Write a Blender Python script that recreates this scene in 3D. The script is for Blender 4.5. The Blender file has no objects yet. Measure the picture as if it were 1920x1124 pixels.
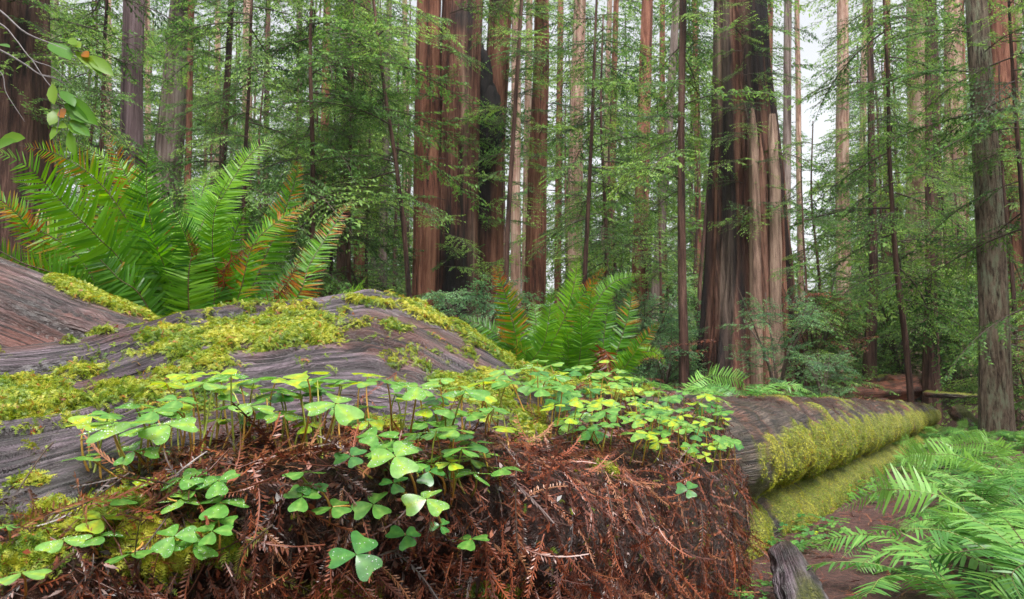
import bpy, math, random
import numpy as np
from mathutils import Matrix, Vector

rng = np.random.default_rng(7)
random.seed(7)
scene = bpy.context.scene
COL = scene.collection
PI = math.pi

# ------------------------------------------------------------------ camera
F = 1450.0                      # focal length in pixels of a 1920 wide frame
PITCH = math.atan(138 / F)
CP, SP = math.cos(PITCH), math.sin(PITCH)
ZC = 0.8
cam = bpy.data.cameras.new("camera")
cam.lens = F / 1920 * 36
cam.sensor_width = 36
cam.clip_start = 0.05
cam.clip_end = 1000
cam.dof.use_dof = True
cam.dof.focus_distance = 1.75
cam.dof.aperture_fstop = 13
camo = bpy.data.objects.new("camera", cam)
camo.location = (0, 0, ZC)
camo.rotation_euler = (PI / 2 + PITCH, 0, 0)
COL.objects.link(camo)
scene.camera = camo


def P(px, py, y):
    """point of the place seen at a picture position, y metres ahead"""
    vx = (px - 960) / F
    vy = (562 - py) / F
    k = y / (CP - SP * vy)
    return np.array([vx * k, y, ZC + (SP + CP * vy) * k])


def proj(W):
    W = np.asarray(W, float)
    y, z = W[..., 1], W[..., 2] - ZC
    dep = CP * y + SP * z
    up = -SP * y + CP * z
    return 960 + F * W[..., 0] / dep, 562 - F * up / dep


# ------------------------------------------------------------------ noise
def _h(i, j, k, s):
    n = (i * 374761393 + j * 668265263 + k * 2147483647 + s * 144665) & 0xFFFFFFFF
    n = ((n ^ (n >> 13)) * 1274126177) & 0xFFFFFFFF
    return ((n ^ (n >> 16)) & 0xFFFF) / 65535.0


def vnoise(p, s=0):
    p = np.asarray(p, float)
    f = np.floor(p).astype(np.int64)
    t = p - f
    t = t * t * (3 - 2 * t)
    r = 0
    for a in (0, 1):
        wa = t[..., 0] if a else 1 - t[..., 0]
        for b in (0, 1):
            wb = t[..., 1] if b else 1 - t[..., 1]
            for c in (0, 1):
                wc = t[..., 2] if c else 1 - t[..., 2]
                r = r + wa * wb * wc * _h(f[..., 0] + a, f[..., 1] + b, f[..., 2] + c, s)
    return r


def fbm(p, o=4, s=0, g=0.5):
    r, a, tot = 0, 1.0, 0
    p = np.asarray(p, float)
    for k in range(o):
        r = r + a * vnoise(p * 2 ** k + 17.3 * k, s + k)
        tot += a
        a *= g
    return r / tot


def st(*a):
    return np.stack(np.broadcast_arrays(*a), -1)


def sstep(a, b, x):
    t = np.clip((x - a) / (b - a), 0, 1)
    return t * t * (3 - 2 * t)


def nrm(v):
    v = np.asarray(v, float)
    return v / np.maximum(np.linalg.norm(v, axis=-1, keepdims=True), 1e-9)


# ------------------------------------------------------------------ mesh builder
class MB:
    def __init__(self):
        self.V, self.T, self.R, self.Fs, self.n = [], [], [], [], 0
        self.X = {}

    def add(self, V, Fc, mi=0, tint=0.5, rust=0.0):
        V = np.asarray(V, float).reshape(-1, 3)
        Fc = np.asarray(Fc, np.int64)
        self.V.append(V)
        self.T.append(np.broadcast_to(np.asarray(tint, float), (len(V),)))
        self.R.append(np.broadcast_to(np.asarray(rust, float), (len(V),)))
        self.Fs.append((Fc + self.n, mi))
        self.n += len(V)

    def inst(self, tpl, M, Tr, mi=0, tint=0.5, rust=0.0):
        """copies of a small template mesh welded into this mesh"""
        V0, F0 = tpl
        n, m = len(Tr), len(V0)
        if n == 0:
            return
        V = np.einsum('nij,mj->nmi', M, V0) + np.asarray(Tr)[:, None, :]
        Fc = F0[None] + (np.arange(n) * m)[:, None, None]
        t = np.repeat(np.broadcast_to(np.asarray(tint, float), (n,)), m)
        r = np.repeat(np.broadcast_to(np.asarray(rust, float), (n,)), m)
        self.add(V.reshape(-1, 3), Fc.reshape(-1, F0.shape[1]), mi, t, r)

    def merge(self, o, M=None, t=None, dt=0.0):
        for V, T, R in [(np.concatenate(o.V), np.concatenate(o.T), np.concatenate(o.R))]:
            if M is not None:
                V = V @ np.asarray(M).T
            if t is not None:
                V = V + t
            self.V.append(V); self.T.append(np.clip(T + dt, 0, 1)); self.R.append(R)
        for Fc, mi in o.Fs:
            self.Fs.append((Fc + self.n, mi))
        self.n += len(V)

    def data(self, name, mats, smooth=True):
        V = np.concatenate(self.V)
        me = bpy.data.meshes.new(name)
        me.vertices.add(len(V))
        me.vertices.foreach_set('co', V.astype(np.float32).ravel())
        loops = np.concatenate([f.ravel() for f, _ in self.Fs])
        cnt = np.concatenate([np.full(len(f), f.shape[1]) for f, _ in self.Fs])
        mi = np.concatenate([np.full(len(f), m) for f, m in self.Fs])
        me.loops.add(len(loops))
        me.loops.foreach_set('vertex_index', loops.astype(np.int32))
        me.polygons.add(len(cnt))
        me.polygons.foreach_set('loop_start', np.concatenate([[0], np.cumsum(cnt)[:-1]]).astype(np.int32))
        me.polygons.foreach_set('material_index', mi.astype(np.int32))
        me.polygons.foreach_set('use_smooth', np.full(len(cnt), smooth))
        for nm, A in (('tint', self.T), ('rust', self.R)):
            at = me.attributes.new(nm, 'FLOAT', 'POINT')
            at.data.foreach_set('value', np.concatenate(A).astype(np.float32))
        for nm, A in self.X.items():
            A = np.asarray(A, np.float32)
            if A.ndim == 1:
                at = me.attributes.new(nm, 'FLOAT', 'POINT')
                at.data.foreach_set('value', A)
            else:
                at = me.attributes.new(nm, 'FLOAT_VECTOR', 'POINT')
                at.data.foreach_set('vector', A.ravel())
        for m in (mats if isinstance(mats, (list, tuple)) else [mats]):
            me.materials.append(m)
        me.update(calc_edges=True)
        return me

    def build(self, name, mats, parent=None, loc=None, smooth=True):
        return link(name, self.data(name, mats, smooth), parent, loc)


def link(name, me, parent=None, loc=None):
    o = bpy.data.objects.new(name, me)
    COL.objects.link(o)
    if parent is not None:
        o.parent = parent
    if loc is not None:
        o.location = [float(v) for v in loc]
    return o


def tag(o, label=None, cat=None, group=None, kind=None):
    for k, v in (('label', label), ('category', cat), ('group', group), ('kind', kind)):
        if v:
            o[k] = v
    return o


def thing(name, label, cat, loc=(0, 0, 0), group=None, rz=0.0):
    o = link(name, None, None, loc)
    o.empty_display_size = 0.1
    o.rotation_euler = (0, 0, rz)
    return tag(o, label, cat, group)


def copy_tree(o, parent=None):
    c = o.copy()
    COL.objects.link(c)
    c.parent = parent
    for ch in list(o.children):
        copy_tree(ch, c)
    return c


def grid_faces(nu, nv, wrap=False):
    i = np.arange(nu if wrap else nu - 1)[:, None]
    j = np.arange(nv - 1)[None, :]
    i2 = (i + 1) % nu
    return st(i * nv + j, i2 * nv + j, i2 * nv + j + 1, i * nv + j + 1).reshape(-1, 4)


def tube(mb, pts, rad, seg=5, mi=0, tint=0.5, rust=0.0):
    pts = np.asarray(pts, float)
    n = len(pts)
    rad = np.broadcast_to(np.asarray(rad, float), (n,))
    T = nrm(np.gradient(pts, axis=0))
    ref = np.array([0.31, 0.17, 0.94]) if abs(T[0, 2]) < 0.8 else np.array([0.95, 0.2, 0.1])
    A = nrm(np.cross(T, ref))
    B = np.cross(T, A)
    a = np.arange(seg) * 2 * PI / seg
    V = pts[None] + rad[None, :, None] * (np.cos(a)[:, None, None] * A[None] + np.sin(a)[:, None, None] * B[None])
    mb.add(V.reshape(-1, 3), grid_faces(seg, n, True), mi, tint, rust)


def spline(pts, n):
    """smooth curve through the points"""
    p = np.asarray(pts, float)
    p = np.vstack([2 * p[0] - p[1], p, 2 * p[-1] - p[-2]])
    m = len(p) - 3
    t = np.linspace(0, m - 1e-6, n)
    i = t.astype(int)
    u = (t - i)[:, None]
    a, b, c, d = p[i], p[i + 1], p[i + 2], p[i + 3]
    return 0.5 * (2 * b + (c - a) * u + (2 * a - 5 * b + 4 * c - d) * u ** 2 + (3 * b - a - 3 * c + d) * u ** 3)


# ------------------------------------------------------------------ materials
def new_mat(name):
    m = bpy.data.materials.new(name)
    m.use_nodes = True
    nt = m.node_tree
    nt.nodes.clear()
    return m, nt, nt.links


def nd(nt, kind, **kw):
    n = nt.nodes.new(kind)
    for k, v in kw.items():
        if k.startswith('_'):
            setattr(n, k[1:], v)
        else:
            n.inputs[k.replace('__', ' ')].default_value = v
    return n


def ramp(nt, stops):
    n = nt.nodes.new('ShaderNodeValToRGB')
    while len(n.color_ramp.elements) < len(stops):
        n.color_ramp.elements.new(0.5)
    for e, (p, c) in zip(n.color_ramp.elements, stops):
        e.position = p
        e.color = (*c, 1)
    return n


def mix(nt, a, b, fac):
    n = nt.nodes.new('ShaderNodeMix')
    n.data_type = 'RGBA'
    for sock, v in ((n.inputs[0], fac), (n.inputs[6], a), (n.inputs[7], b)):
        if isinstance(v, (int, float)):
            sock.default_value = v
        elif isinstance(v, tuple):
            sock.default_value = (*v, 1)
        else:
            nt.links.new(v, sock)
    return n.outputs[2]


def math_n(nt, op, a, b=0.0, c=0.0):
    n = nt.nodes.new('ShaderNodeMath')
    n.operation = op
    for s, v in zip(n.inputs, (a, b, c)):
        if isinstance(v, (int, float)):
            s.default_value = v
        else:
            nt.links.new(v, s)
    return n.outputs[0]


def attr(nt, name):
    n = nt.nodes.new('ShaderNodeAttribute')
    n.attribute_name = name
    return n


def leaf_mat(name, greens, rusts, rough=0.45, trans=0.35, glow=1.6, spec=0.5, noise=0.0):
    m, nt, L = new_mat(name)
    t = attr(nt, 'tint').outputs['Fac']
    r = attr(nt, 'rust').outputs['Fac']
    g = ramp(nt, greens); L.new(t, g.inputs[0])
    o = ramp(nt, rusts); L.new(r, o.inputs[0])
    k = math_n(nt, 'MULTIPLY', r, 6.0)
    k = math_n(nt, 'MINIMUM', k, 1.0)
    c = mix(nt, g.outputs[0], o.outputs[0], k)
    if noise:
        no = nd(nt, 'ShaderNodeTexNoise', Scale=noise, Detail=3.0)
        co = nt.nodes.new('ShaderNodeTexCoord'); L.new(co.outputs['Object'], no.inputs['Vector'])
        v = nd(nt, 'ShaderNodeHueSaturation')
        L.new(math_n(nt, 'MULTIPLY_ADD', no.outputs['Fac'], 1.0, 0.5), v.inputs['Value'])
        L.new(c, v.inputs['Color']); c = v.outputs[0]
    b = nd(nt, 'ShaderNodeBsdfPrincipled', Roughness=rough)
    b.inputs['Specular IOR Level'].default_value = spec
    L.new(c, b.inputs['Base Color'])
    tr = nd(nt, 'ShaderNodeBsdfTranslucent')
    hs = nd(nt, 'ShaderNodeHueSaturation', Value=glow, Hue=0.49, Saturation=1.05)
    L.new(c, hs.inputs['Color']); L.new(hs.outputs[0], tr.inputs[0])
    ms = nd(nt, 'ShaderNodeMixShader'); ms.inputs[0].default_value = trans
    L.new(b.outputs[0], ms.inputs[1]); L.new(tr.outputs[0], ms.inputs[2])
    out = nd(nt, 'ShaderNodeOutputMaterial'); L.new(ms.outputs[0], out.inputs[0])
    return m


RUST = [(0.0, (0.22, 0.23, 0.02)), (0.3, (0.38, 0.19, 0.018)), (0.65, (0.34, 0.085, 0.015)), (1.0, (0.09, 0.032, 0.018))]
M_FERN = leaf_mat('fern_leaf', [(0, (0.018, 0.085, 0.010)), (0.5, (0.078, 0.235, 0.012)), (1, (0.20, 0.40, 0.020))], RUST, 0.38, 0.5, 1.75, 0.4)
M_FERNP = leaf_mat('pale_fern_leaf', [(0, (0.018, 0.075, 0.016)), (0.5, (0.078, 0.225, 0.042)), (1, (0.19, 0.385, 0.075))], RUST, 0.40, 0.32, 1.5, 0.4)
M_SORREL = leaf_mat('sorrel_leaf', [(0, (0.038, 0.155, 0.042)), (0.48, (0.115, 0.285, 0.050)), (0.66, (0.215, 0.395, 0.085)), (0.8, (0.29, 0.43, 0.04)), (1, (0.46, 0.46, 0.02))], RUST, 0.24, 0.33, 1.6, 0.5, noise=3.5)
M_MOSS = leaf_mat('moss_leaf', [(0, (0.07, 0.15, 0.012)), (0.5, (0.21, 0.285, 0.016)), (1, (0.45, 0.43, 0.045))], RUST, 0.5, 0.3, 1.5)
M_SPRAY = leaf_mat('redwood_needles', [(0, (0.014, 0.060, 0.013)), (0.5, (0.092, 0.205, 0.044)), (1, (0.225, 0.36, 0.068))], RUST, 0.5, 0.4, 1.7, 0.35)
M_SPRAYB = leaf_mat('bluish_needles', [(0, (0.030, 0.10, 0.050)), (0.5, (0.090, 0.20, 0.080)), (1, (0.19, 0.34, 0.125))], RUST, 0.5, 0.35, 1.6, 0.35)
M_BROAD = leaf_mat('broad_leaf', [(0, (0.03, 0.11, 0.010)), (0.5, (0.070, 0.20, 0.012)), (1, (0.19, 0.29, 0.02))], RUST, 0.3, 0.4, 1.6, 0.5)
M_DEAD = leaf_mat('dead_needles', [(0, (0.025, 0.010, 0.008)), (0.45, (0.105, 0.028, 0.016)), (0.8, (0.27, 0.065, 0.024)), (1, (0.34, 0.15, 0.075))], RUST, 0.36, 0.12, 1.3, 0.6)
M_OLIVE = leaf_mat('drying_needles', [(0, (0.10, 0.075, 0.02)), (0.5, (0.17, 0.155, 0.03)), (1, (0.26, 0.27, 0.06))], RUST, 0.4, 0.25, 1.4)


def plain_mat(name, c1, c2, scale=20, rough=0.6, bump=0.3, stretch=(1, 1, 1), spec=0.5):
    m, nt, L = new_mat(name)
    co = nt.nodes.new('ShaderNodeTexCoord')
    mp = nd(nt, 'ShaderNodeMapping'); mp.inputs['Scale'].default_value = stretch
    L.new(co.outputs['Object'], mp.inputs[0])
    no = nd(nt, 'ShaderNodeTexNoise', Scale=scale, Detail=6.0, Roughness=0.65)
    L.new(mp.outputs[0], no.inputs['Vector'])
    r = ramp(nt, [(0.3, c1), (0.7, c2)]); L.new(no.outputs['Fac'], r.inputs[0])
    b = nd(nt, 'ShaderNodeBsdfPrincipled', Roughness=rough)
    b.inputs['Specular IOR Level'].default_value = spec
    L.new(r.outputs[0], b.inputs['Base Color'])
    bp = nd(nt, 'ShaderNodeBump', Strength=bump, Distance=0.02)
    L.new(no.outputs['Fac'], bp.inputs['Height']); L.new(bp.outputs[0], b.inputs['Normal'])
    out = nd(nt, 'ShaderNodeOutputMaterial'); L.new(b.outputs[0], out.inputs[0])
    return m


M_TWIG = plain_mat('twig_bark', (0.035, 0.022, 0.016), (0.09, 0.055, 0.04), 30)
M_GTWIG = plain_mat('grey_twig_bark', (0.08, 0.065, 0.065), (0.20, 0.17, 0.18), 60, 0.4)
M_RACHIS = plain_mat('fern_stalk', (0.05, 0.03, 0.012), (0.11, 0.06, 0.02), 30, 0.4)
M_GRACHIS = plain_mat('green_stalk', (0.13, 0.17, 0.03), (0.20, 0.24, 0.05), 30, 0.4)
M_STEM = plain_mat('sorrel_stem', (0.50, 0.34, 0.07), (0.46, 0.17, 0.04), 25, 0.35, 0.1)
M_STEMG = plain_mat('green_sorrel_stem', (0.26, 0.34, 0.05), (0.36, 0.30, 0.06), 25, 0.35, 0.1)


def bark_mat(name, dark, mid, light, lichen=None, lich=0.0, fiber=7.0, zs=0.08, moss=0.0):
    m, nt, L = new_mat(name)
    co = nt.nodes.new('ShaderNodeTexCoord')
    oi = nt.nodes.new('ShaderNodeObjectInfo')
    va = nt.nodes.new('ShaderNodeVectorMath'); va.operation = 'ADD'
    L.new(co.outputs['Object'], va.inputs[0]); L.new(oi.outputs['Location'], va.inputs[1])
    mp = nd(nt, 'ShaderNodeMapping'); mp.inputs['Scale'].default_value = (1, 1, zs)
    L.new(va.outputs[0], mp.inputs[0])
    n1 = nd(nt, 'ShaderNodeTexNoise', Scale=fiber, Detail=8.0, Roughness=0.68)
    n1.inputs['Distortion'].default_value = 0.35
    L.new(mp.outputs[0], n1.inputs['Vector'])
    n2 = nd(nt, 'ShaderNodeTexNoise', Scale=1.1, Detail=3.0)
    mp2 = nd(nt, 'ShaderNodeMapping'); mp2.inputs['Scale'].default_value = (1, 1, 0.3)
    L.new(va.outputs[0], mp2.inputs[0]); L.new(mp2.outputs[0], n2.inputs['Vector'])
    n3 = nd(nt, 'ShaderNodeTexNoise', Scale=fiber * 5, Detail=5.0, Roughness=0.7)
    L.new(mp.outputs[0], n3.inputs['Vector'])
    h = math_n(nt, 'ADD', math_n(nt, 'MULTIPLY', n1.outputs['Fac'], 0.7), math_n(nt, 'MULTIPLY', n3.outputs['Fac'], 0.3))
    r = ramp(nt, [(0.40, dark), (0.49, mid), (0.60, light)]); L.new(h, r.inputs[0])
    tone = nd(nt, 'ShaderNodeHueSaturation')
    L.new(math_n(nt, 'MULTIPLY_ADD', n2.outputs['Fac'], 1.3, 0.35), tone.inputs['Value'])
    L.new(r.outputs[0], tone.inputs['Color'])
    c = tone.outputs[0]
    if lichen:
        n4 = nd(nt, 'ShaderNodeTexNoise', Scale=6.0, Detail=6.0, Roughness=0.7)
        mp4 = nd(nt, 'ShaderNodeMapping'); mp4.inputs['Scale'].default_value = (1, 1, 0.35)
        L.new(va.outputs[0], mp4.inputs[0]); L.new(mp4.outputs[0], n4.inputs['Vector'])
        k = nd(nt, 'ShaderNodeMapRange'); k.inputs['From Min'].default_value = 0.62 - lich * 0.25
        k.inputs['From Max'].default_value = 0.70 - lich * 0.2
        L.new(n4.outputs['Fac'], k.inputs[0])
        hk = nd(nt, 'ShaderNodeMapRange'); hk.inputs['From Min'].default_value = 0.42; hk.inputs['From Max'].default_value = 0.52
        L.new(h, hk.inputs[0])
        c = mix(nt, c, lichen, math_n(nt, 'MULTIPLY', math_n(nt, 'MULTIPLY', k.outputs[0], hk.outputs[0]), 0.75))
    bu = attr(nt, 'burn').outputs['Fac']
    c = mix(nt, c, (0.012, 0.011, 0.013), math_n(nt, 'MULTIPLY', bu, 0.93))
    hqn = nd(nt, 'ShaderNodeMapRange'); hqn.inputs['From Min'].default_value = 0.38; hqn.inputs['From Max'].default_value = 0.62
    L.new(h, hqn.inputs[0]); hq = hqn.outputs[0]
    pa = attr(nt, 'pale').outputs['Fac']
    c = mix(nt, c, mix(nt, (0.10, 0.055, 0.04), (0.56, 0.42, 0.33), hq), pa)
    mo = attr(nt, 'mossy').outputs['Fac']
    c = mix(nt, c, (0.10, 0.13, 0.035), mo)
    b = nd(nt, 'ShaderNodeBsdfPrincipled', Roughness=0.8)
    b.inputs['Specular IOR Level'].default_value = 0.25
    L.new(c, b.inputs['Base Color'])
    bp = nd(nt, 'ShaderNodeBump', Strength=1.0, Distance=0.09)
    L.new(h, bp.inputs['Height']); L.new(bp.outputs[0], b.inputs['Normal'])
    out = nd(nt, 'ShaderNodeOutputMaterial'); L.new(b.outputs[0], out.inputs[0])
    return m


B_RED = bark_mat('red_bark', (0.028, 0.011, 0.008), (0.175, 0.063, 0.040), (0.34, 0.155, 0.100))
B_DARK = bark_mat('dark_bark', (0.014, 0.008, 0.007), (0.070, 0.034, 0.026), (0.17, 0.092, 0.070))
B_GIANT = bark_mat('giant_bark', (0.014, 0.007, 0.006), (0.118, 0.044, 0.030), (0.29, 0.14, 0.095))
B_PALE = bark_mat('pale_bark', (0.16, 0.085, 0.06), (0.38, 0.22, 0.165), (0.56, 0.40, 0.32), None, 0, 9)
B_GREY = bark_mat('grey_bark', (0.055, 0.036, 0.030), (0.17, 0.12, 0.105), (0.30, 0.24, 0.215), None, 0, 6)
B_LICH = bark_mat('lichen_bark', (0.030, 0.019, 0.014), (0.15, 0.105, 0.075), (0.28, 0.215, 0.16), (0.25, 0.29, 0.19), 0.5, 24, 0.14)
B_VIOL = bark_mat('smooth_violet_bark', (0.055, 0.036, 0.04), (0.14, 0.092, 0.098), (0.23, 0.165, 0.18), None, 0, 5, 0.03)


def wood_mat(name, dark, mid, light, red, redness=0.5, mossc=((0.022, 0.026, 0.006), (0.07, 0.085, 0.010), (0.20, 0.20, 0.025))):
    """weathered barkless wood; 'flow' gives grain coordinates, 'moss' and 'litter' what grows or lies on it"""
    m, nt, L = new_mat(name)
    fl = attr(nt, 'flow').outputs['Vector']
    mp = nd(nt, 'ShaderNodeMapping'); mp.inputs['Scale'].default_value = (2.2, 26, 1)
    L.new(fl, mp.inputs[0])
    n1 = nd(nt, 'ShaderNodeTexNoise', Scale=1.0, Detail=9.0, Roughness=0.66)
    n1.inputs['Distortion'].default_value = 0.5
    L.new(mp.outputs[0], n1.inputs['Vector'])
    mp3 = nd(nt, 'ShaderNodeMapping'); mp3.inputs['Scale'].default_value = (5, 120, 1)
    L.new(fl, mp3.inputs[0])
    n3 = nd(nt, 'ShaderNodeTexNoise', Scale=1.0, Detail=5.0, Roughness=0.6)
    L.new(mp3.outputs[0], n3.inputs['Vector'])
    co = nt.nodes.new('ShaderNodeTexCoord')
    n2 = nd(nt, 'ShaderNodeTexNoise', Scale=2.6, Detail=4.0)
    L.new(co.outputs['Object'], n2.inputs['Vector'])
    h = math_n(nt, 'ADD', math_n(nt, 'MULTIPLY', n1.outputs['Fac'], 0.5), math_n(nt, 'MULTIPLY', n3.outputs['Fac'], 0.5))
    r = ramp(nt, [(0.42, dark), (0.485, mid), (0.57, light)]); L.new(h, r.inputs[0])
    mp5 = nd(nt, 'ShaderNodeMapping'); mp5.inputs['Scale'].default_value = (3.0, 55, 1)
    L.new(fl, mp5.inputs[0])
    n5 = nd(nt, 'ShaderNodeTexNoise', Scale=1.0, Detail=3.0, Roughness=0.5)
    L.new(mp5.outputs[0], n5.inputs['Vector'])
    ck = nd(nt, 'ShaderNodeMapRange'); ck.inputs['From Min'].default_value = 0.47; ck.inputs['From Max'].default_value = 0.39
    L.new(n5.outputs['Fac'], ck.inputs[0])
    r2 = ramp(nt, [(0.36, (0.03, 0.012, 0.010)), (0.5, red), (0.66, (red[0] * 1.9, red[1] * 2.2, red[2] * 2.4))]); L.new(h, r2.inputs[0])
    k = nd(nt, 'ShaderNodeMapRange'); k.inputs['From Min'].default_value = 0.62 - redness * 0.3; k.inputs['From Max'].default_value = 0.74 - redness * 0.3
    L.new(n2.outputs['Fac'], k.inputs[0])
    c = mix(nt, r.outputs[0], r2.outputs[0], k.outputs[0])
    stn = nd(nt, 'ShaderNodeTexNoise', Scale=5.5, Detail=5.0, Roughness=0.6)
    L.new(co.outputs['Object'], stn.inputs['Vector'])
    sv = nd(nt, 'ShaderNodeHueSaturation')
    svr = nd(nt, 'ShaderNodeMapRange'); svr.inputs['From Min'].default_value = 0.35; svr.inputs['From Max'].default_value = 0.65
    svr.inputs['To Min'].default_value = 0.45; svr.inputs['To Max'].default_value = 1.3
    L.new(stn.outputs['Fac'], svr.inputs[0]); L.new(svr.outputs[0], sv.inputs['Value']); L.new(c, sv.inputs['Color']); c = sv.outputs[0]
    c = mix(nt, c, (0.014, 0.009, 0.009), math_n(nt, 'MULTIPLY', ck.outputs[0], 0.85))
    c = mix(nt, c, (0.010, 0.006, 0.006), math_n(nt, 'MULTIPLY', attr(nt, 'crack').outputs['Fac'], 0.9))
    fn = nd(nt, 'ShaderNodeTexNoise', Scale=90.0, Detail=4.0, Roughness=0.7)
    L.new(co.outputs['Object'], fn.inputs['Vector'])
    lr = ramp(nt, [(0.3, (0.012, 0.006, 0.005)), (0.52, (0.045, 0.017, 0.012)), (0.75, (0.13, 0.05, 0.032))]); L.new(fn.outputs['Fac'], lr.inputs[0])
    c = mix(nt, c, lr.outputs[0], attr(nt, 'litter').outputs['Fac'])
    mr = ramp(nt, [(0.3, mossc[0]), (0.5, mossc[1]), (0.75, mossc[2])]); L.new(fn.outputs['Fac'], mr.inputs[0])
    c = mix(nt, c, mr.outputs[0], attr(nt, 'moss').outputs['Fac'])
    b = nd(nt, 'ShaderNodeBsdfPrincipled')
    b.inputs['Specular IOR Level'].default_value = 0.55
    rr = nd(nt, 'ShaderNodeMapRange'); rr.inputs['To Min'].default_value = 0.42; rr.inputs['To Max'].default_value = 0.26
    L.new(n2.outputs['Fac'], rr.inputs[0])
    L.new(math_n(nt, 'MULTIPLY_ADD', attr(nt, 'moss').outputs['Fac'], 0.4, rr.outputs[0]), b.inputs['Roughness'])
    L.new(c, b.inputs['Base Color'])
    hh = math_n(nt, 'MULTIPLY_ADD', fn.outputs['Fac'], math_n(nt, 'ADD', attr(nt, 'moss').outputs['Fac'], attr(nt, 'litter').outputs['Fac']), h)
    bp = nd(nt, 'ShaderNodeBump', Strength=1.0, Distance=0.03)
    L.new(hh, bp.inputs['Height']); L.new(bp.outputs[0], b.inputs['Normal'])
    out = nd(nt, 'ShaderNodeOutputMaterial'); L.new(b.outputs[0], out.inputs[0])
    return m


W_GREY = wood_mat('weathered_wood', (0.009, 0.006, 0.007), (0.055, 0.038, 0.045), (0.175, 0.13, 0.156), (0.095, 0.038, 0.030), 0.5)
W_RED = wood_mat('red_weathered_wood', (0.018, 0.010, 0.009), (0.11, 0.065, 0.065), (0.23, 0.155, 0.16), (0.13, 0.052, 0.040), 0.7)
W_ROT = wood_mat('rotten_red_wood', (0.014, 0.007, 0.006), (0.10, 0.04, 0.03), (0.25, 0.11, 0.075), (0.24, 0.075, 0.042), 0.8)
W_LOG = wood_mat('log_wood', (0.016, 0.012, 0.010), (0.060, 0.042, 0.032), (0.13, 0.095, 0.075), (0.13, 0.045, 0.028), 0.35, ((0.06, 0.07, 0.008), (0.20, 0.22, 0.016), (0.40, 0.39, 0.04)))


def ground_mat():
    m, nt, L = new_mat('forest_floor')
    co = nt.nodes.new('ShaderNodeTexCoord')
    n1 = nd(nt, 'ShaderNodeTexNoise', Scale=38.0, Detail=8.0, Roughness=0.75)
    n2 = nd(nt, 'ShaderNodeTexNoise', Scale=0.9, Detail=4.0)
    for n in (n1, n2):
        L.new(co.outputs['Object'], n.inputs['Vector'])
    r = ramp(nt, [(0.32, (0.015, 0.007, 0.006)), (0.5, (0.065, 0.024, 0.019)), (0.7, (0.16, 0.07, 0.055))]); L.new(n1.outputs['Fac'], r.inputs[0])
    g = ramp(nt, [(0.32, (0.015, 0.02, 0.008)), (0.5, (0.05, 0.07, 0.022)), (0.7, (0.11, 0.13, 0.04))]); L.new(n1.outputs['Fac'], g.inputs[0])
    k = nd(nt, 'ShaderNodeMapRange'); k.inputs['From Min'].default_value = 0.5; k.inputs['From Max'].default_value = 0.6
    L.new(n2.outputs['Fac'], k.inputs[0])
    gr = attr(nt, 'green').outputs['Fac']
    c = mix(nt, r.outputs[0], g.outputs[0], math_n(nt, 'MULTIPLY', k.outputs[0], gr))
    b = nd(nt, 'ShaderNodeBsdfPrincipled', Roughness=0.75)
    L.new(c, b.inputs['Base Color'])
    bp = nd(nt, 'ShaderNodeBump', Strength=0.8, Distance=0.03)
    L.new(n1.outputs['Fac'], bp.inputs['Height']); L.new(bp.outputs[0], b.inputs['Normal'])
    out = nd(nt, 'ShaderNodeOutputMaterial'); L.new(b.outputs[0], out.inputs[0])
    return m


M_GROUND = ground_mat()

mg, nt, L = new_mat('water_drop')
b = nd(nt, 'ShaderNodeBsdfPrincipled', Roughness=0.03)
b.inputs['Base Color'].default_value = (0.95, 1, 0.97, 1)
b.inputs['Transmission Weight'].default_value = 0.55
b.inputs['IOR'].default_value = 1.4
b.inputs['Specular IOR Level'].default_value = 1.0
L.new(b.outputs[0], nd(nt, 'ShaderNodeOutputMaterial').inputs[0])
for o_ in nt.nodes:
    if o_.type == 'OUTPUT_MATERIAL':
        L.new(b.outputs[0], o_.inputs[0])
M_DROP = mg

# ------------------------------------------------------------------ terrain
LA = np.array([0.98, 3.3]); LB = np.array([8.3, 15.0])      # foot line of the long log's visible side
LU = (LB - LA) / np.linalg.norm(LB - LA)
LN = np.array([LU[1], -LU[0]])                              # to the right of the log


def log_st(x, y):
    dx, dy = x - LA[0], y - LA[1]
    return dx * LU[0] + dy * LU[1], dx * LN[0] + dy * LN[1]


def G(x, y):
    """ground height"""
    x = np.asarray(x, float); y = np.asarray(y, float)
    t, s = log_st(x, y)
    low = 0.03 - 0.021 * np.clip(t, -2, 16) + 0.22 * sstep(1.0, 5, s)
    high = 0.50 - 0.024 * np.clip(t, 0, 14)
    w = sstep(-0.55, -0.15, s) * (1 - sstep(14.5, 18, t))
    back = sstep(16, 60, y) * 0.9 + sstep(13, 18, t) * 0.0
    far = high + back
    z = far * (1 - w) + low * w
    z = z + 0.10 * (fbm(st(x * 0.35, y * 0.35, 0 * x), 3, 5) - 0.5) * sstep(3, 8, y)
    return z


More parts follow.
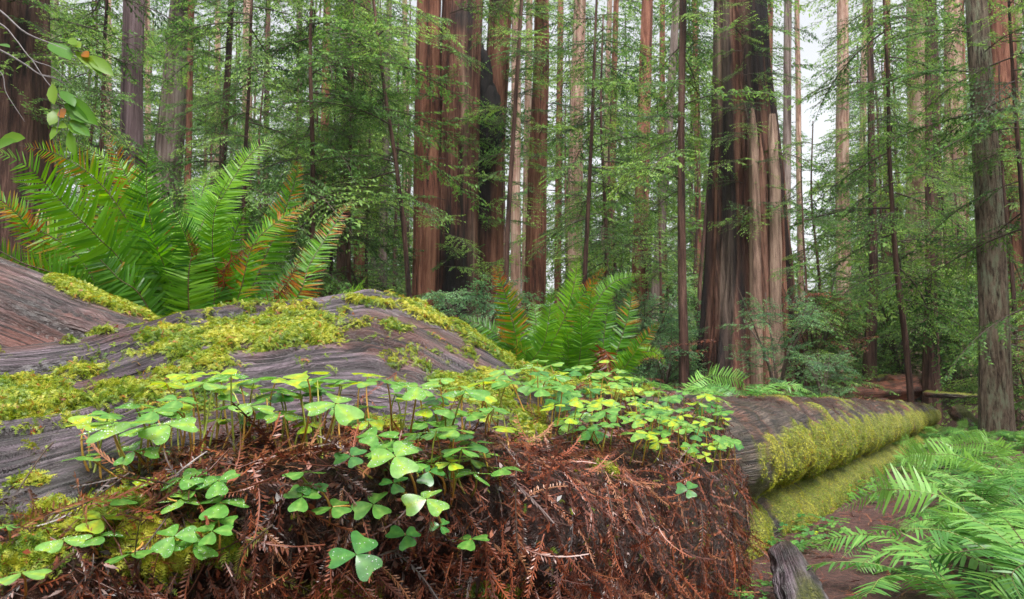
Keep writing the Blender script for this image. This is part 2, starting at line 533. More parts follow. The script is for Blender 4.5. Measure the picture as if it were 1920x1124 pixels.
def build_ground():
    ys = np.concatenate([np.linspace(-4, 0.4, 12), np.linspace(0.6, 16, 150), np.geomspace(16.3, 400, 60)])
    us = np.linspace(-1.5, 1.5, 240)
    Y, U = np.meshgrid(ys, us, indexing='ij')
    X = U * (np.maximum(Y, 0) * 0.95 + 4)
    Z = G(X, Y) + 0.02 * (fbm(st(X * 3, Y * 3, 0 * X), 3, 9) - 0.5)
    mb = MB()
    mb.add(st(X, Y, Z).reshape(-1, 3), grid_faces(len(ys), len(us)))
    t, s = log_st(X, Y)
    mb.X['green'] = np.where(s > -0.6, sstep(1.5, 3, s), sstep(3, 6, Y)).ravel()
    tag(mb.build('ground', M_GROUND), kind='structure')
    # bare reddish path along the log
    tt = np.linspace(-2.5, 13.5, 130); ss = np.linspace(0, 1, 22)
    T_, S_ = np.meshgrid(tt, ss, indexing='ij')
    wob = 0.12 * (fbm(st(T_ * 0.8, 0 * T_, 0 * T_), 2, 3) - 0.5)
    S2 = 0.10 + S_ * (0.95 + wob * 2)
    X = LA[0] + LU[0] * T_ + LN[0] * S2; Y = LA[1] + LU[1] * T_ + LN[1] * S2
    Z = G(X, Y) + 0.02 * (fbm(st(X * 3, Y * 3, 0 * X), 3, 9) - 0.5) + 0.006 + 0.02 * np.sin(S_ * PI) * 0 \
        + 0.016 * (fbm(st(X * 14, Y * 14, 0 * X), 3, 11))
    mb = MB(); mb.add(st(X, Y, Z).reshape(-1, 3), grid_faces(len(tt), len(ss)))
    mb.X['green'] = np.zeros(mb.n)
    tag(mb.build('path', M_GROUND), kind='structure')


build_ground()


# ------------------------------------------------------------------ surfaces of the fallen wood
class Surf:
    """fallen wood built as one closed-over surface: columns round the viewer, each a profile from foot over the crest to the back"""
    def __init__(self, cols, nu, nv, seed, amp=0.012, back=((0.22, -0.05), (0.5, -0.28), (0.75, -0.75)), foot=True):
        pxs = np.array([c[0] for c in cols], float)
        prof = []
        for px, pts in cols:
            w = [P(px, py, d) for py, d in pts]
            if foot:
                f0 = w[0].copy(); f0[:2] *= 0.93; f0[2] = -0.2
                w = [f0] + w
            c = w[-1]
            r = nrm(np.array([c[0], c[1], 0.0]))
            w += [c + r * a + np.array([0, 0, b_]) for a, b_ in back]
            prof.append(w)
        prof = np.array(prof)                      # cols, pts, 3
        u = np.linspace(pxs[0], pxs[-1], nu)
        # across columns
        A = np.stack([[np.interp(u, pxs, prof[:, k, a]) for a in range(3)] for k in range(prof.shape[1])])  # pts,3,nu
        A = A.transpose(2, 0, 1)                   # nu,pts,3
        A = self.smooth(A, 0, max(3, int(nu * 60 / (pxs[-1] - pxs[0]))))
        npt = A.shape[1]
        # even spacing along mean profile
        seg = np.linalg.norm(np.diff(A, axis=1), axis=2).mean(0)
        seg[0] *= 0.35; seg[-2:] *= 0.4
        cs = np.concatenate([[0], np.cumsum(seg)])
        v = np.interp(np.linspace(0, cs[-1], nv), cs, np.arange(npt))
        i = np.clip(v.astype(int), 0, npt - 2); fr = (v - i)[None, :, None]
        W = A[:, i] * (1 - fr) + A[:, i + 1] * fr
        W = self.smooth(W, 1, max(3, int(nv * 0.035)))
        self.nu, self.nv = nu, nv
        dv = np.linalg.norm(np.diff(W, axis=1), axis=2); vm = np.concatenate([np.zeros((nu, 1)), np.cumsum(dv, 1)], 1)
        du = np.linalg.norm(np.diff(W, axis=0), axis=2).mean(1); um = np.concatenate([[0], np.cumsum(du)])
        um = np.broadcast_to(um[:, None], (nu, nv))
        vm = vm - vm[:, -1:] + vm.max()
        warp = fbm(st(um * 1.1, vm * 1.6, 0 * um), 3, seed) - 0.5
        fv = vm + 0.35 * warp
        self.flow = st(um, fv, 0 * um)
        N = self.normals(W)
        self.px0, self.py0 = proj(W)
        self.W, self.N = W, N
        g = 0.55 * fbm(st(um * 1.6, fv * 30, 0 * um + seed), 3, seed) + 0.45 * fbm(st(um * 3, fv * 75, 0 * um + seed), 2, seed + 3)
        big = fbm(W * 3.2, 3, seed + 4) - 0.5
        crack = np.clip(0.42 - fbm(st(um * 1.5, fv * 20, 0 * um), 3, seed + 9), 0, 0.12) * 6
        c2 = np.abs(fbm(st(um * 0.9, fv * 8, 0 * um + 3), 3, seed + 12) - 0.5); c3 = np.abs(fbm(st(um * 1.8, fv * 24, 0 * um + 5), 2, seed + 15) - 0.5)
        brk = sstep(0.42, 0.55, fbm(W * 9, 2, seed + 20))
        line = np.maximum((1 - sstep(0.006, 0.022, c2)) * 1.0, (1 - sstep(0.010, 0.035, c3)) * 0.75) * (0.35 + 0.65 * brk)
        self.crack = np.maximum(line, np.clip(crack * 1.5, 0, 1))
        self.disp = lambda grain, lump: big * 0.055 * lump + ((g - 0.5) * 1.5 * amp - crack * amp * 1.6 - line * 0.011) * grain

    def smooth(self, A, ax, n):
        k = np.hanning(n + 2)[1:-1]; k /= k.sum()
        pad = [(0, 0)] * A.ndim; pad[ax] = (n // 2, n - 1 - n // 2)
        B = np.pad(A, pad, mode='edge')
        # keep the ends by odd reflection
        return np.apply_along_axis(lambda m: np.convolve(m, k, 'valid'), ax, B)

    def normals(self, W):
        a = np.gradient(W, axis=0); b_ = np.gradient(W, axis=1)
        n = nrm(np.cross(a, b_))
        n[n[..., 1] > 0.98] *= 1
        return n

    def apply(self, grain, lump, extra=0):
        self.W = self.W + self.N * (self.disp(grain, lump) + extra)[..., None]
        self.N = self.normals(self.W)

    def mesh(self, moss, litter):
        mb = MB()
        mb.add(self.W.reshape(-1, 3), grid_faces(self.nu, self.nv))
        mb.X = {'flow': self.flow.reshape(-1, 3), 'moss': moss.ravel(), 'litter': litter.ravel(), 'crack': self.crack.ravel()}
        return mb

    def at(self, px, py):
        """surface point under a picture position on the viewer's side"""
        d = (self.px0 - px) ** 2 + (self.py0 - py) ** 2 + self.W[..., 1] * 3
        k = np.unravel_index(np.argmin(d), d.shape)
        return self.W[k], self.N[k]


def blob(px, py, cx, cy, rx, ry, rot=0.0):
    c, s = math.cos(math.radians(rot)), math.sin(math.radians(rot))
    dx, dy = px - cx, py - cy
    a = (dx * c + dy * s) / rx; b_ = (-dx * s + dy * c) / ry
    return np.exp(-(a * a + b_ * b_))


HC = [
    (-900, [(1500, .85), (1124, .90), (1000, .95), (900, 1.05), (830, 1.15), (770, 1.3), (715, 1.5), (670, 1.75)]),
    (-300, [(1500, .90), (1124, .95), (1000, 1.0), (920, 1.1), (840, 1.2), (770, 1.4), (710, 1.6), (662, 1.85)]),
    (0,    [(1500, .93), (1124, .98), (1010, 1.04), (930, 1.12), (850, 1.25), (780, 1.45), (710, 1.68), (652, 1.95)]),
    (160,  [(1500, .93), (1124, .98), (1010, 1.04), (930, 1.10), (860, 1.22), (780, 1.45), (700, 1.75), (632, 2.05)]),
    (350,  [(1500, .94), (1124, 1.0), (1010, 1.06), (910, 1.12), (850, 1.28), (750, 1.58), (660, 1.92), (582, 2.35)]),
    (500,  [(1500, .95), (1124, 1.0), (1010, 1.07), (900, 1.14), (840, 1.32), (740, 1.65), (650, 2.0), (570, 2.45)]),
    (600,  [(1500, .97), (1124, 1.02), (1000, 1.09), (890, 1.17), (830, 1.36), (735, 1.70), (640, 2.05), (553, 2.55)]),
    (690,  [(1500, .98), (1124, 1.04), (1000, 1.11), (885, 1.20), (825, 1.40), (735, 1.72), (630, 2.1), (536, 2.6)]),
    (780,  [(1500, 1.02), (1124, 1.09), (1000, 1.15), (885, 1.24), (825, 1.45), (740, 1.78), (650, 2.15), (566, 2.62)]),
    (870,  [(1500, 1.10), (1124, 1.17), (1000, 1.22), (890, 1.32), (830, 1.52), (755, 1.85), (685, 2.2), (615, 2.62)]),
    (960,  [(1500, 1.2), (1124, 1.27), (1000, 1.33), (900, 1.43), (835, 1.65), (770, 1.95), (715, 2.3), (674, 2.66)]),
    (1060, [(1500, 1.36), (1124, 1.43), (1000, 1.49), (910, 1.60), (845, 1.84), (785, 2.2), (735, 2.6), (710, 2.9)]),
    (1160, [(1500, 1.58), (1124, 1.66), (1010, 1.71), (925, 1.82), (860, 2.08), (800, 2.45), (757, 2.8), (734, 3.1)]),
    (1260, [(1500, 1.86), (1124, 1.95), (1025, 2.0), (940, 2.1), (875, 2.33), (815, 2.66), (775, 3.0), (754, 3.25)]),
    (1330, [(1500, 2.15), (1124, 2.25), (1035, 2.3), (955, 2.38), (890, 2.55), (830, 2.82), (790, 3.1), (772, 3.35)]),
    (1375, [(1500, 2.5), (1124, 2.62), (1045, 2.65), (975, 2.7), (915, 2.8), (870, 2.95), (845, 3.1), (835, 3.3)]),
    (1400, [(1500, 2.9), (1124, 3.0), (1080, 3.02), (1030, 3.05), (990, 3.1), (960, 3.2), (945, 3.3), (940, 3.45)]),
]
for px_, pts_ in HC:            # the needle mat hangs over a hollowed face
    if px_ >= 300:
        k_ = min(1.0, (px_ - 200) / 300) * (1.0 if px_ < 1340 else 0.4)
        d3 = pts_[3][1]
        pts_[2] = (pts_[2][0], pts_[2][1] * (1 - k_) + d3 * 0.985 * k_)
        pts_[1] = (pts_[1][0], pts_[1][1] * (1 - k_) + d3 * 1.035 * k_)
        pts_[0] = (pts_[0][0], pts_[0][1] * (1 - k_) + d3 * 1.16 * k_)
for px_, pts_ in HC:            # towards the long log the bank slopes outward before it drops
    if 900 < px_ < 1340:
        k_ = min(1.0, (px_ - 850) / 200)
        d3 = pts_[3][1]
        for i_, f_ in ((2, 0.915), (1, 0.925), (0, 1.02)):
            pts_[i_] = (pts_[i_][0], pts_[i_][1] * (1 - k_) + d3 * f_ * k_)
hump = Surf(HC, 940, 480, 3, 0.017)
px, py = hump.px0, hump.py0
nz = fbm(hump.W * 7, 4, 21); nz2 = fbm(hump.W * 22, 3, 33)
front = (np.arange(hump.nv)[None, :] < hump.nv * 0.86) * 1.0
# needle litter below the wood
edge = np.interp(px, [-900, 0, 100, 220, 330, 480, 640, 800, 940, 980, 1010, 1120, 1250, 1400],
                 [1000, 1015, 985, 930, 838, 815, 800, 812, 815, 770, 800, 760, 770, 780])
litter = sstep(-16, 22, py - edge + (nz - 0.5) * 130) * front
litter = np.maximum(litter, sstep(1180, 1260, px) * front)
mo = 0.0
for b_ in [(480, 625, 150, 44, -6), (570, 615, 80, 30, 20), (340, 640, 120, 32, -12),
           (700, 568, 62, 10, 12), (790, 586, 80, 13, 24), (880, 628, 62, 14, 36), (930, 662, 42, 14, 38), (745, 618, 36, 9, 8),
           (925, 750, 58, 38, 30), (1000, 712, 45, 26, 30), (1060, 722, 90, 20, 14), (860, 720, 60, 22, 10), (1150, 738, 80, 14, 8), (700, 800, 60, 16, 0),
           (170, 980, 130, 45, -20), (280, 1040, 90, 50, -10), (60, 900, 50, 14, 0), (40, 1075, 100, 30, -8), (390, 1010, 60, 22, 10), (640, 1090, 60, 22, 0), (900, 1105, 70, 26, 0), (990, 800, 40, 40, 40),
           (1130, 885, 30, 9, 20)]:
    mo = np.maximum(mo, blob(px, py, *b_))
for b_ in [(150, 705, 170, 46, -14), (50, 755, 110, 36, -10), (250, 725, 110, 36, 0), (400, 680, 120, 26, 0), (-200, 760, 300, 90, 0)]:
    mo = np.maximum(mo, 0.58 * blob(px, py, *b_))
back_moss = (np.arange(hump.nv)[None, :] > hump.nv * 0.84) * 0.3
moss_v = np.maximum(mo * front, back_moss * sstep(250, 400, px)) + (nz - 0.5) * 1.3 * (1 - 0.75 * litter) + (nz2 - 0.5) * 1.3 * (1 - 0.6 * litter)
moss = sstep(0.40, 0.72, moss_v)
bare = (1 - moss) * (1 - litter)
hump.apply(np.clip(bare + 0.15, 0, 1), 0.55 + 0.45 * litter, 0.016 * moss * np.clip(nz2 * 1.5 - 0.15, 0, 1) + 0.028 * litter * (nz2 - 0.4) + 0.09 * litter * (nz - 0.5))
log_root = thing('fallen_log', 'huge grey weathered fallen trunk humped in front, patched with moss and brown needles', 'fallen log', (0, 2.0, 0))
o = hump.mesh(moss * 0.9, litter).build('weathered_wood', W_GREY, log_root)
o.location = (0, -2.0, 0)

RC = [
    (-900, [(1200, 1.5), (760, 1.62), (640, 1.72), (520, 1.85), (420, 2.0), (340, 2.15), (300, 2.3)]),
    (-300, [(1200, 1.6), (740, 1.75), (650, 1.82), (570, 1.92), (490, 2.05), (420, 2.2), (390, 2.35)]),
    (0,    [(1200, 1.75), (735, 1.9), (670, 1.96), (620, 2.02), (560, 2.12), (510, 2.26), (478, 2.42)]),
    (100,  [(1200, 1.8), (735, 1.96), (680, 2.0), (640, 2.06), (590, 2.15), (548, 2.28), (519, 2.44)]),
    (200,  [(1200, 1.85), (740, 2.0), (690, 2.05), (655, 2.1), (615, 2.18), (583, 2.3), (560, 2.46)]),
    (280,  [(1200, 1.9), (745, 2.06), (705, 2.1), (675, 2.15), (640, 2.22), (608, 2.34), (590, 2.5)]),
    (340,  [(1200, 2.0), (760, 2.15), (730, 2.2), (705, 2.25), (680, 2.3), (655, 2.4), (640, 2.52)]),
]
root = Surf(RC, 420, 200, 14, 0.014)
rn = fbm(root.W * 9, 3, 55)
vv = np.linspace(0, 1, root.nv)[None, :] + 0 * root.px0
rmoss = sstep(0.45, 0.6, np.maximum(blob(vv, 0, 0.70, 0, 0.055, 1), 0) * sstep(20, 140, root.px0) * 0.8 + (rn - 0.4) * 0.7)
root.apply(1 - rmoss * 0.7, 0.6, 0.012 * rmoss)
o = root.mesh(rmoss * 0.9, 0 * rmoss).build('red_root', W_RED)
tag(o, 'reddish grey root of bare split wood sloping down beside the tall fern', 'root')
o.name = 'fallen_root'

# the long straight log
def log_profile():
    # (offset to the right of the foot line, height) from the back over the top down the visible side
    return np.array([(-1.05, -0.1), (-1.0, 0.30), (-0.86, 0.50), (-0.62, 0.575), (-0.40, 0.59), (-0.20, 0.565), (-0.06, 0.49), (0.015, 0.38),
                     (0.03, 0.27), (-0.02, 0.20), (-0.10, 0.155), (-0.03, 0.10), (0.02, 0.03), (0.02, -0.06), (-0.05, -0.2)])


def build_log():
    nt_, nv = 520, 190
    t = np.linspace(-0.55, 14.2, nt_)
    pr = spline(np.c_[log_profile(), np.zeros(len(log_profile()))], nv)
    sc = np.interp(t, [-0.6, 3, 8, 14.2], [1.0, 0.98, 0.95, 0.80])[:, None]
    wob = 0.05 * (fbm(st(t * 0.5, 0 * t, 0 * t), 2, 8) - 0.5)[:, None]
    S = (pr[None, :, 0] + 0.4) * sc - 0.4 + wob
    Hh = pr[None, :, 1] * sc * np.interp(t, [-0.6, 3, 9], [1.10, 1.06, 1.0])[:, None]
    T2 = np.broadcast_to(t[:, None], S.shape)
    cap = sstep(13.7, 14.2, T2)                      # rounded far end
    S = S * (1 - cap) + (-0.4) * cap; Hh = Hh * (1 - 0.8 * cap)
    X = LA[0] + LU[0] * T2 + LN[0] * S; Y = LA[1] + LU[1] * T2 + LN[1] * S
    Z = Hh + 0.06 - 0.024 * T2
    W = st(X, Y, Z)
    N = nrm(np.cross(np.gradient(W, axis=0), np.gradient(W, axis=1)))
    if N[nt_ // 2, nv // 2 - 8, 2] < 0:
        N = -N
    vm = np.linspace(0, 2.0, nv)[None] + 0 * T2
    flow = st(T2, vm + 0.1 * fbm(st(T2 * 0.7, vm * 2, 0 * vm), 2, 3), 0 * vm)
    nzl = fbm(W * 5, 4, 61); streak = fbm(st(T2 * 13, vm * 1.6, 0 * vm), 3, 62); n3 = fbm(W * 26, 3, 63)
    v = np.linspace(0, 1, nv)[None] + 0 * T2
    side = sstep(0.42, 0.50, v)
    lower = sstep(0.70, 0.76, v)
    cover = side * 0.74 - 0.25 * sstep(0.90, 1.0, v) - 0.35 * np.exp(-((v - 0.705) / 0.02) ** 2)
    start = np.maximum(sstep(0.12, 0.55, T2 + (nzl - 0.5) * 0.5), lower) * 1.0
    m = cover * start + (streak - 0.5) * 1.5 + (nzl - 0.5) * 1.0
    moss = sstep(0.30, 0.52, m) * sstep(0.33, 0.42, v + (streak - 0.5) * 0.22)
    litter = (1 - sstep(0.36, 0.47, v + (nzl - 0.5) * 0.22 + (streak - 0.5) * 0.12)) * sstep(0.5, 1.5, T2 + (nzl - .5) * 2)
    g = fbm(st(T2 * 1.2, vm * 16, 0 * vm), 3, 71)
    W = W + N * ((g - 0.5) * 0.03 * (1 - moss) + (nzl - 0.5) * 0.10 + moss * 0.018 * n3 + (streak - 0.5) * 0.02 * moss)[..., None]
    N = nrm(np.cross(np.gradient(W, axis=0), np.gradient(W, axis=1)))
    if N[nt_ // 2, nv // 2 - 8, 2] < 0:
        N = -N
    mb = MB(); mb.add(W.reshape(-1, 3), grid_faces(nt_, nv))
    mb.X = {'flow': flow.reshape(-1, 3), 'moss': (moss * 0.85).ravel(), 'litter': litter.ravel()}
    o = mb.build('mossy_log', W_LOG)
    tag(o, 'long straight fallen log with moss down its side and brown needles on top', 'fallen log')
    return W, N, moss, litter, v, T2


LW, LNm, LMOSS, LLIT, LV, LT = build_log()

# ------------------------------------------------------------------ moss sprigs
def moss_sprig(r, n=7, droop=0.2):
    V, Fc = [], []
    ax = []
    for i in range(n + 1):
        t = i / n
        ax.append((t, 0.06 * math.sin(t * 3 + r.random() * 2), 0.25 * math.sin(t * PI * 0.8) - droop * t * t))
    k = 0
    for i in range(n):
        p = np.array(ax[i])
        for sgn in (-1, 1):
            l = (0.34 - 0.2 * i / n) * (0.7 + 0.6 * r.random())
            q = p + np.array([0.10 + 0.1 * r.random(), sgn * l, 0.10 * (r.random() - 0.4)])
            w = 0.06
            V += [p + (-w, 0, 0), q, p + (w * 1.4, 0, 0.01)]
            Fc.append((k, k + 1, k + 2)); k += 3
    tip = np.array(ax[-1])
    V += [tip + (-0.12, -0.05, 0), tip + (-0.12, 0.05, 0), tip + (0.06, 0, -0.02)]
    Fc.append((k, k + 1, k + 2))
    return np.array(V), np.array(Fc)


SPRIGS = [moss_sprig(random, 6, 0.1 + 0.1 * i) for i in range(5)]


def frames(X, Zn):
    """matrices whose first axis is near X and third near Zn"""
    X = nrm(X)
    Y = nrm(np.cross(Zn, X))
    Z = np.cross(X, Y)
    return np.stack([X, Y, Z], -1)


def scatter(W, N, prob, n, r):
    p = prob.ravel() / prob.sum()
    idx = r.choice(len(p), n, p=p)
    a = np.gradient(W, axis=0).reshape(-1, 3)[idx]; b_ = np.gradient(W, axis=1).reshape(-1, 3)[idx]
    X = W.reshape(-1, 3)[idx] + a * (r.random((n, 1)) - .5) + b_ * (r.random((n, 1)) - .5)
    return X, N.reshape(-1, 3)[idx], idx


def area_of(W):
    return np.linalg.norm(np.cross(np.gradient(W, axis=0), np.gradient(W, axis=1)), axis=-1)


def grow_moss(name, label, W, N, mask, n, size, lift, down, tintf, seed):
    r = np.random.default_rng(seed)
    mb = MB()
    X, Nn, idx = scatter(W, N, mask * area_of(W), n, r)
    tn = tintf(X)
    for k, tpl in enumerate(SPRIGS):
        s = np.arange(k, n, len(SPRIGS))
        d = r.normal(size=(len(s), 3)); d -= Nn[s] * (d * Nn[s]).sum(1, keepdims=True)
        D = nrm(nrm(d) + np.array([0, 0, -down]) + Nn[s] * (lift * r.random((len(s), 1))))
        M = frames(D, Nn[s] + 0.5 * r.normal(size=(len(s), 3))) * (size * (0.5 + 0.9 * r.random(len(s))))[:, None, None]
        mb.inst(tpl, M, X[s] + Nn[s] * size * 0.15 * r.random((len(s), 1)), 0, np.clip(tn[s] + 0.22 * r.normal(size=len(s)), 0, 1),
                np.where(r.random(len(s)) < 0.04, 0.2 + 0.6 * r.random(len(s)), 0))
    o = mb.build(name, M_MOSS)
    tag(o, label, 'moss', None, 'stuff')
    return o


vis = (hump.py0 < 1230) & (hump.px0 > -150)
near_w = np.clip(1.0 / hump.W[..., 1] ** 1.2, 0, 2)
grow_moss('moss', 'yellow-green feathery moss spread in patches over the grey fallen trunk', hump.W, hump.N, moss * vis * near_w * front + 0.5 * moss * vis * (1 - front) * 0.4, 70000, 0.0145, 0.65, 0.2,
          lambda X: 0.05 + 0.95 * (fbm(X * 9, 4, 90) * 2.2 - 0.6), 1)
# green moss on the shaded front face and thin fringe over bare wood
thin = sstep(0.2, 0.36, moss_v) * vis
grow_moss('moss', 'thin scattered tufts of green moss along cracks of the grey trunk', hump.W, hump.N, thin * near_w * (1 - 0.35 * litter) + 0.02 * vis * litter + 1e-6, 17000, 0.015, 0.9, 0.1, lambda X: np.full(len(X), 0.45), 2)
grow_moss('moss', 'yellow-green rim of moss along the top of the reddish root', root.W, root.N, rmoss * (root.px0 > -120) + 1e-9, 5000, 0.016, 0.8, 0.1, lambda X: np.full(len(X), 0.6), 3)
grow_moss('moss', 'green and gold moss hanging down the side of the long log', LW, LNm, LMOSS * np.clip(3 / (LT + 1.5), 0.15, 1), 84000, 0.0105, 0.6, 0.9,
          lambda X: 0.25 + 0.9 * (fbm(X * 5, 4, 91) * 2.2 - 0.6), 4)


# ------------------------------------------------------------------ dead redwood needles
def needle_spray(r, n=15, curl=0.4, wide=0.115, branch=True):
    """flat redwood twig, unit length: stem and two ranks of needles; returns verts, tris"""
    V, Fc = [], []
    cx = r.uniform(-curl, curl); cz = r.uniform(-curl, curl) * 0.6

    def axis(t):
        return np.array([t, cx * t * t, cz * t * t])
    k = 0
    ts = np.linspace(0, 1, 9)
    for a, b_ in zip(ts[:-1], ts[1:]):
        p, q = axis(a), axis(b_)
        w = 0.010
        V += [p + (0, -w, 0), q + (0, -w, 0), q + (0, w, 0), p + (0, w, 0)]
        Fc += [(k, k + 1, k + 2), (k, k + 2, k + 3)]; k += 4
    for i in range(n):
        t = 0.10 + 0.9 * (i + 0.3 * r.random()) / n
        p = axis(t)
        for sgn in (-1, 1):
            if r.random() < 0.08:
                continue
            l = wide * (0.55 + 0.45 * math.sin(PI * min(1, t * 0.9 + 0.1))) * r.uniform(0.75, 1.2)
            d = np.array([0.75 + 0.2 * r.random(), sgn * (0.75 + 0.15 * r.random()), r.uniform(-0.35, 0.25)])
            d /= np.linalg.norm(d)
            q = p + d * l
            s = np.array([0.019, 0.0, 0.005])
            mid = p + d * l * 0.55
            V += [p - s * 0.6, mid - s, q, mid + s]
            Fc += [(k, k + 1, k + 2), (k, k + 2, k + 3)]; k += 4
    return np.array(V), np.array(Fc)


DEADS = [needle_spray(random, 13 + i % 4, 0.5) for i in range(7)]


def spread_litter(name, label, W, N, mask, n, size, seed, hang=True, tmean=0.4):
    r = np.random.default_rng(seed)
    mb = MB()
    X, Nn, idx = scatter(W, N, mask * area_of(W), n, r)
    for k, tpl in enumerate(DEADS):
        s = np.arange(k, n, len(DEADS))
        m = len(s)
        d = r.normal(size=(m, 3)); d -= Nn[s] * (d * Nn[s]).sum(1, keepdims=True)
        steep = np.clip(1 - Nn[s][:, 2:3], 0, 1) if hang else np.zeros((m, 1))
        D = nrm(nrm(d) * (1.15 - 0.35 * steep) + np.array([0, 0, -0.95]) * steep + Nn[s] * 0.16 * r.normal(size=(m, 1)))
        sz = size * (0.45 + 0.9 * r.random(m))
        M = frames(D, Nn[s] + 0.55 * r.normal(size=(m, 3))) * sz[:, None, None]
        mb.inst(tpl, M, X[s] + Nn[s] * (0.004 + 0.022 * r.random((m, 1))), 0, np.clip(tmean + 0.34 * r.normal(size=m), 0, 1))
    # bare hair-thin twigs
    m = n // 6
    X, Nn, idx = scatter(W, N, mask * area_of(W), m, r)
    for i in range(m):
        d = r.normal(size=3); d -= Nn[i] * d.dot(Nn[i]); d = nrm(d) + np.array([0, 0, -0.9]) * (1 - max(0, Nn[i][2]))
        d = nrm(d); l = size * r.uniform(0.5, 1.5)
        c = r.normal(size=3) * 0.2 * l
        pts = X[i] + Nn[i] * 0.012 + np.array([d * l * (t - 0.4) + c * (t * t - t) + Nn[i] * 0.012 * r.normal() * t for t in (0, .33, .66, 1)])
        tube(mb, pts, np.array([1, .9, .7, .4]) * r.uniform(0.0007, 0.0016), 3, 0, 0.65 * r.random())
    # loose needles and bark flakes
    m = n * 3
    X, Nn, idx = scatter(W, N, mask * area_of(W), m, r)
    d = r.normal(size=(m, 3)); d -= Nn * (d * Nn).sum(1, keepdims=True)
    M = frames(nrm(d) + 0.25 * r.normal(size=(m, 3)), Nn + 0.6 * r.normal(size=(m, 3))) * (size * r.uniform(0.06, 0.22, m))[:, None, None]
    M[:, :, 1] *= r.uniform(0.4, 1.8, (m, 1))
    mb.inst((np.array([(0, -.11, 0), (.55, -.14, .03), (1, 0, -.02), (.5, .13, .03), (0, .08, 0)]), np.array([(0, 1, 2, 3), (0, 3, 4, 4)])[:1]), M, X + Nn * (0.004 + 0.012 * r.random((m, 1))), 0, np.clip(tmean + 0.32 * r.normal(size=m), 0, 1))
    o = mb.build(name, M_DEAD)
    return tag(o, label, 'needle litter', None, 'stuff')


lm = litter * (1 - 0.75 * moss) * vis
spread_litter('needle_litter', 'red-brown dead redwood needles and twigs hanging over the trunk\'s front face', hump.W, hump.N, lm * near_w, 3500, 0.092, 5, True, 0.47)
spread_litter('needle_litter', 'brown needles scattered along the flat top of the long log', LW, LNm, LLIT * np.clip(3 / (LT + 1.5), 0.15, 1), 1500, 0.07, 6)


def ground_litter():
    r = np.random.default_rng(8)
    n = 2600
    t = r.random(n) ** 1.6 * 12 - 1.5; s = 0.05 + r.random(n) * 1.2
    X = LA[0] + LU[0] * t + LN[0] * s; Y = LA[1] + LU[1] * t + LN[1] * s
    pos = st(X, Y, G(X, Y) + 0.03)
    mb = MB()
    for k, tpl in enumerate(DEADS):
        q = np.arange(k, n, len(DEADS))
        a = r.random(len(q)) * 2 * PI
        D = st(np.cos(a), np.sin(a), 0.1 * r.normal(size=len(q)))
        M = frames(D, np.array([0, 0, 1]) + 0.3 * r.normal(size=(len(q), 3))) * (0.08 * (0.4 + r.random(len(q))))[:, None, None]
        mb.inst(tpl, M, pos[q], 0, np.clip(0.5 + 0.25 * r.normal(size=len(q)), 0, 1))
    tag(mb.build('needle_litter', M_DEAD), 'reddish dead needles strewn over the path beside the log', 'needle litter', None, 'stuff')


ground_litter()


def sprig_thing(pts, width, mat, label, tint, n=26, grp='fallen redwood sprigs'):
    """one fallen redwood sprig following a line of picture positions on the trunk"""
    w = []
    for (x, y) in pts:
        q, nn = hump.at(x, y)
        w.append(q + nn * 0.022 + np.array([0, -0.012, 0.006]))
    w = spline(w, 24)
    base = w[0].copy()
    w = w - base
    t_obj = thing('fallen_sprig', label, 'sprig', base, grp)
    mb = MB(); tube(mb, w, np.linspace(0.0016, 0.0006, 24), 4, 0)
    mb.build('stalk', M_TWIG, t_obj)
    T = nrm(np.gradient(w, axis=0))
    mb = MB()
    for i in range(n):
        k = min(23, int(2 + 22 * i / n)); t = i / n
        view = nrm(np.array([0, 0, ZC]) - (w[k] + base))
        S = nrm(np.cross(T[k], view + 0.4 * rng.normal(size=3)))
        for sg in (-1, 1):
            l = width * (0.5 + 0.5 * math.sin(PI * min(1, t + 0.12))) * rng.uniform(0.8, 1.15)
            d = nrm(T[k] * 0.8 + sg * S * 0.75 + view * rng.uniform(-0.3, 0.3))
            u = T[k] * width * 0.10
            p = w[k]; m = p + d * l * 0.5
            mb.add([p - u * 0.5, m - u, p + d * l, m + u], [(0, 1, 2, 3)], 0, np.clip(tint + 0.15 * rng.normal(), 0, 1))
    mb.build('needles', mat, t_obj)


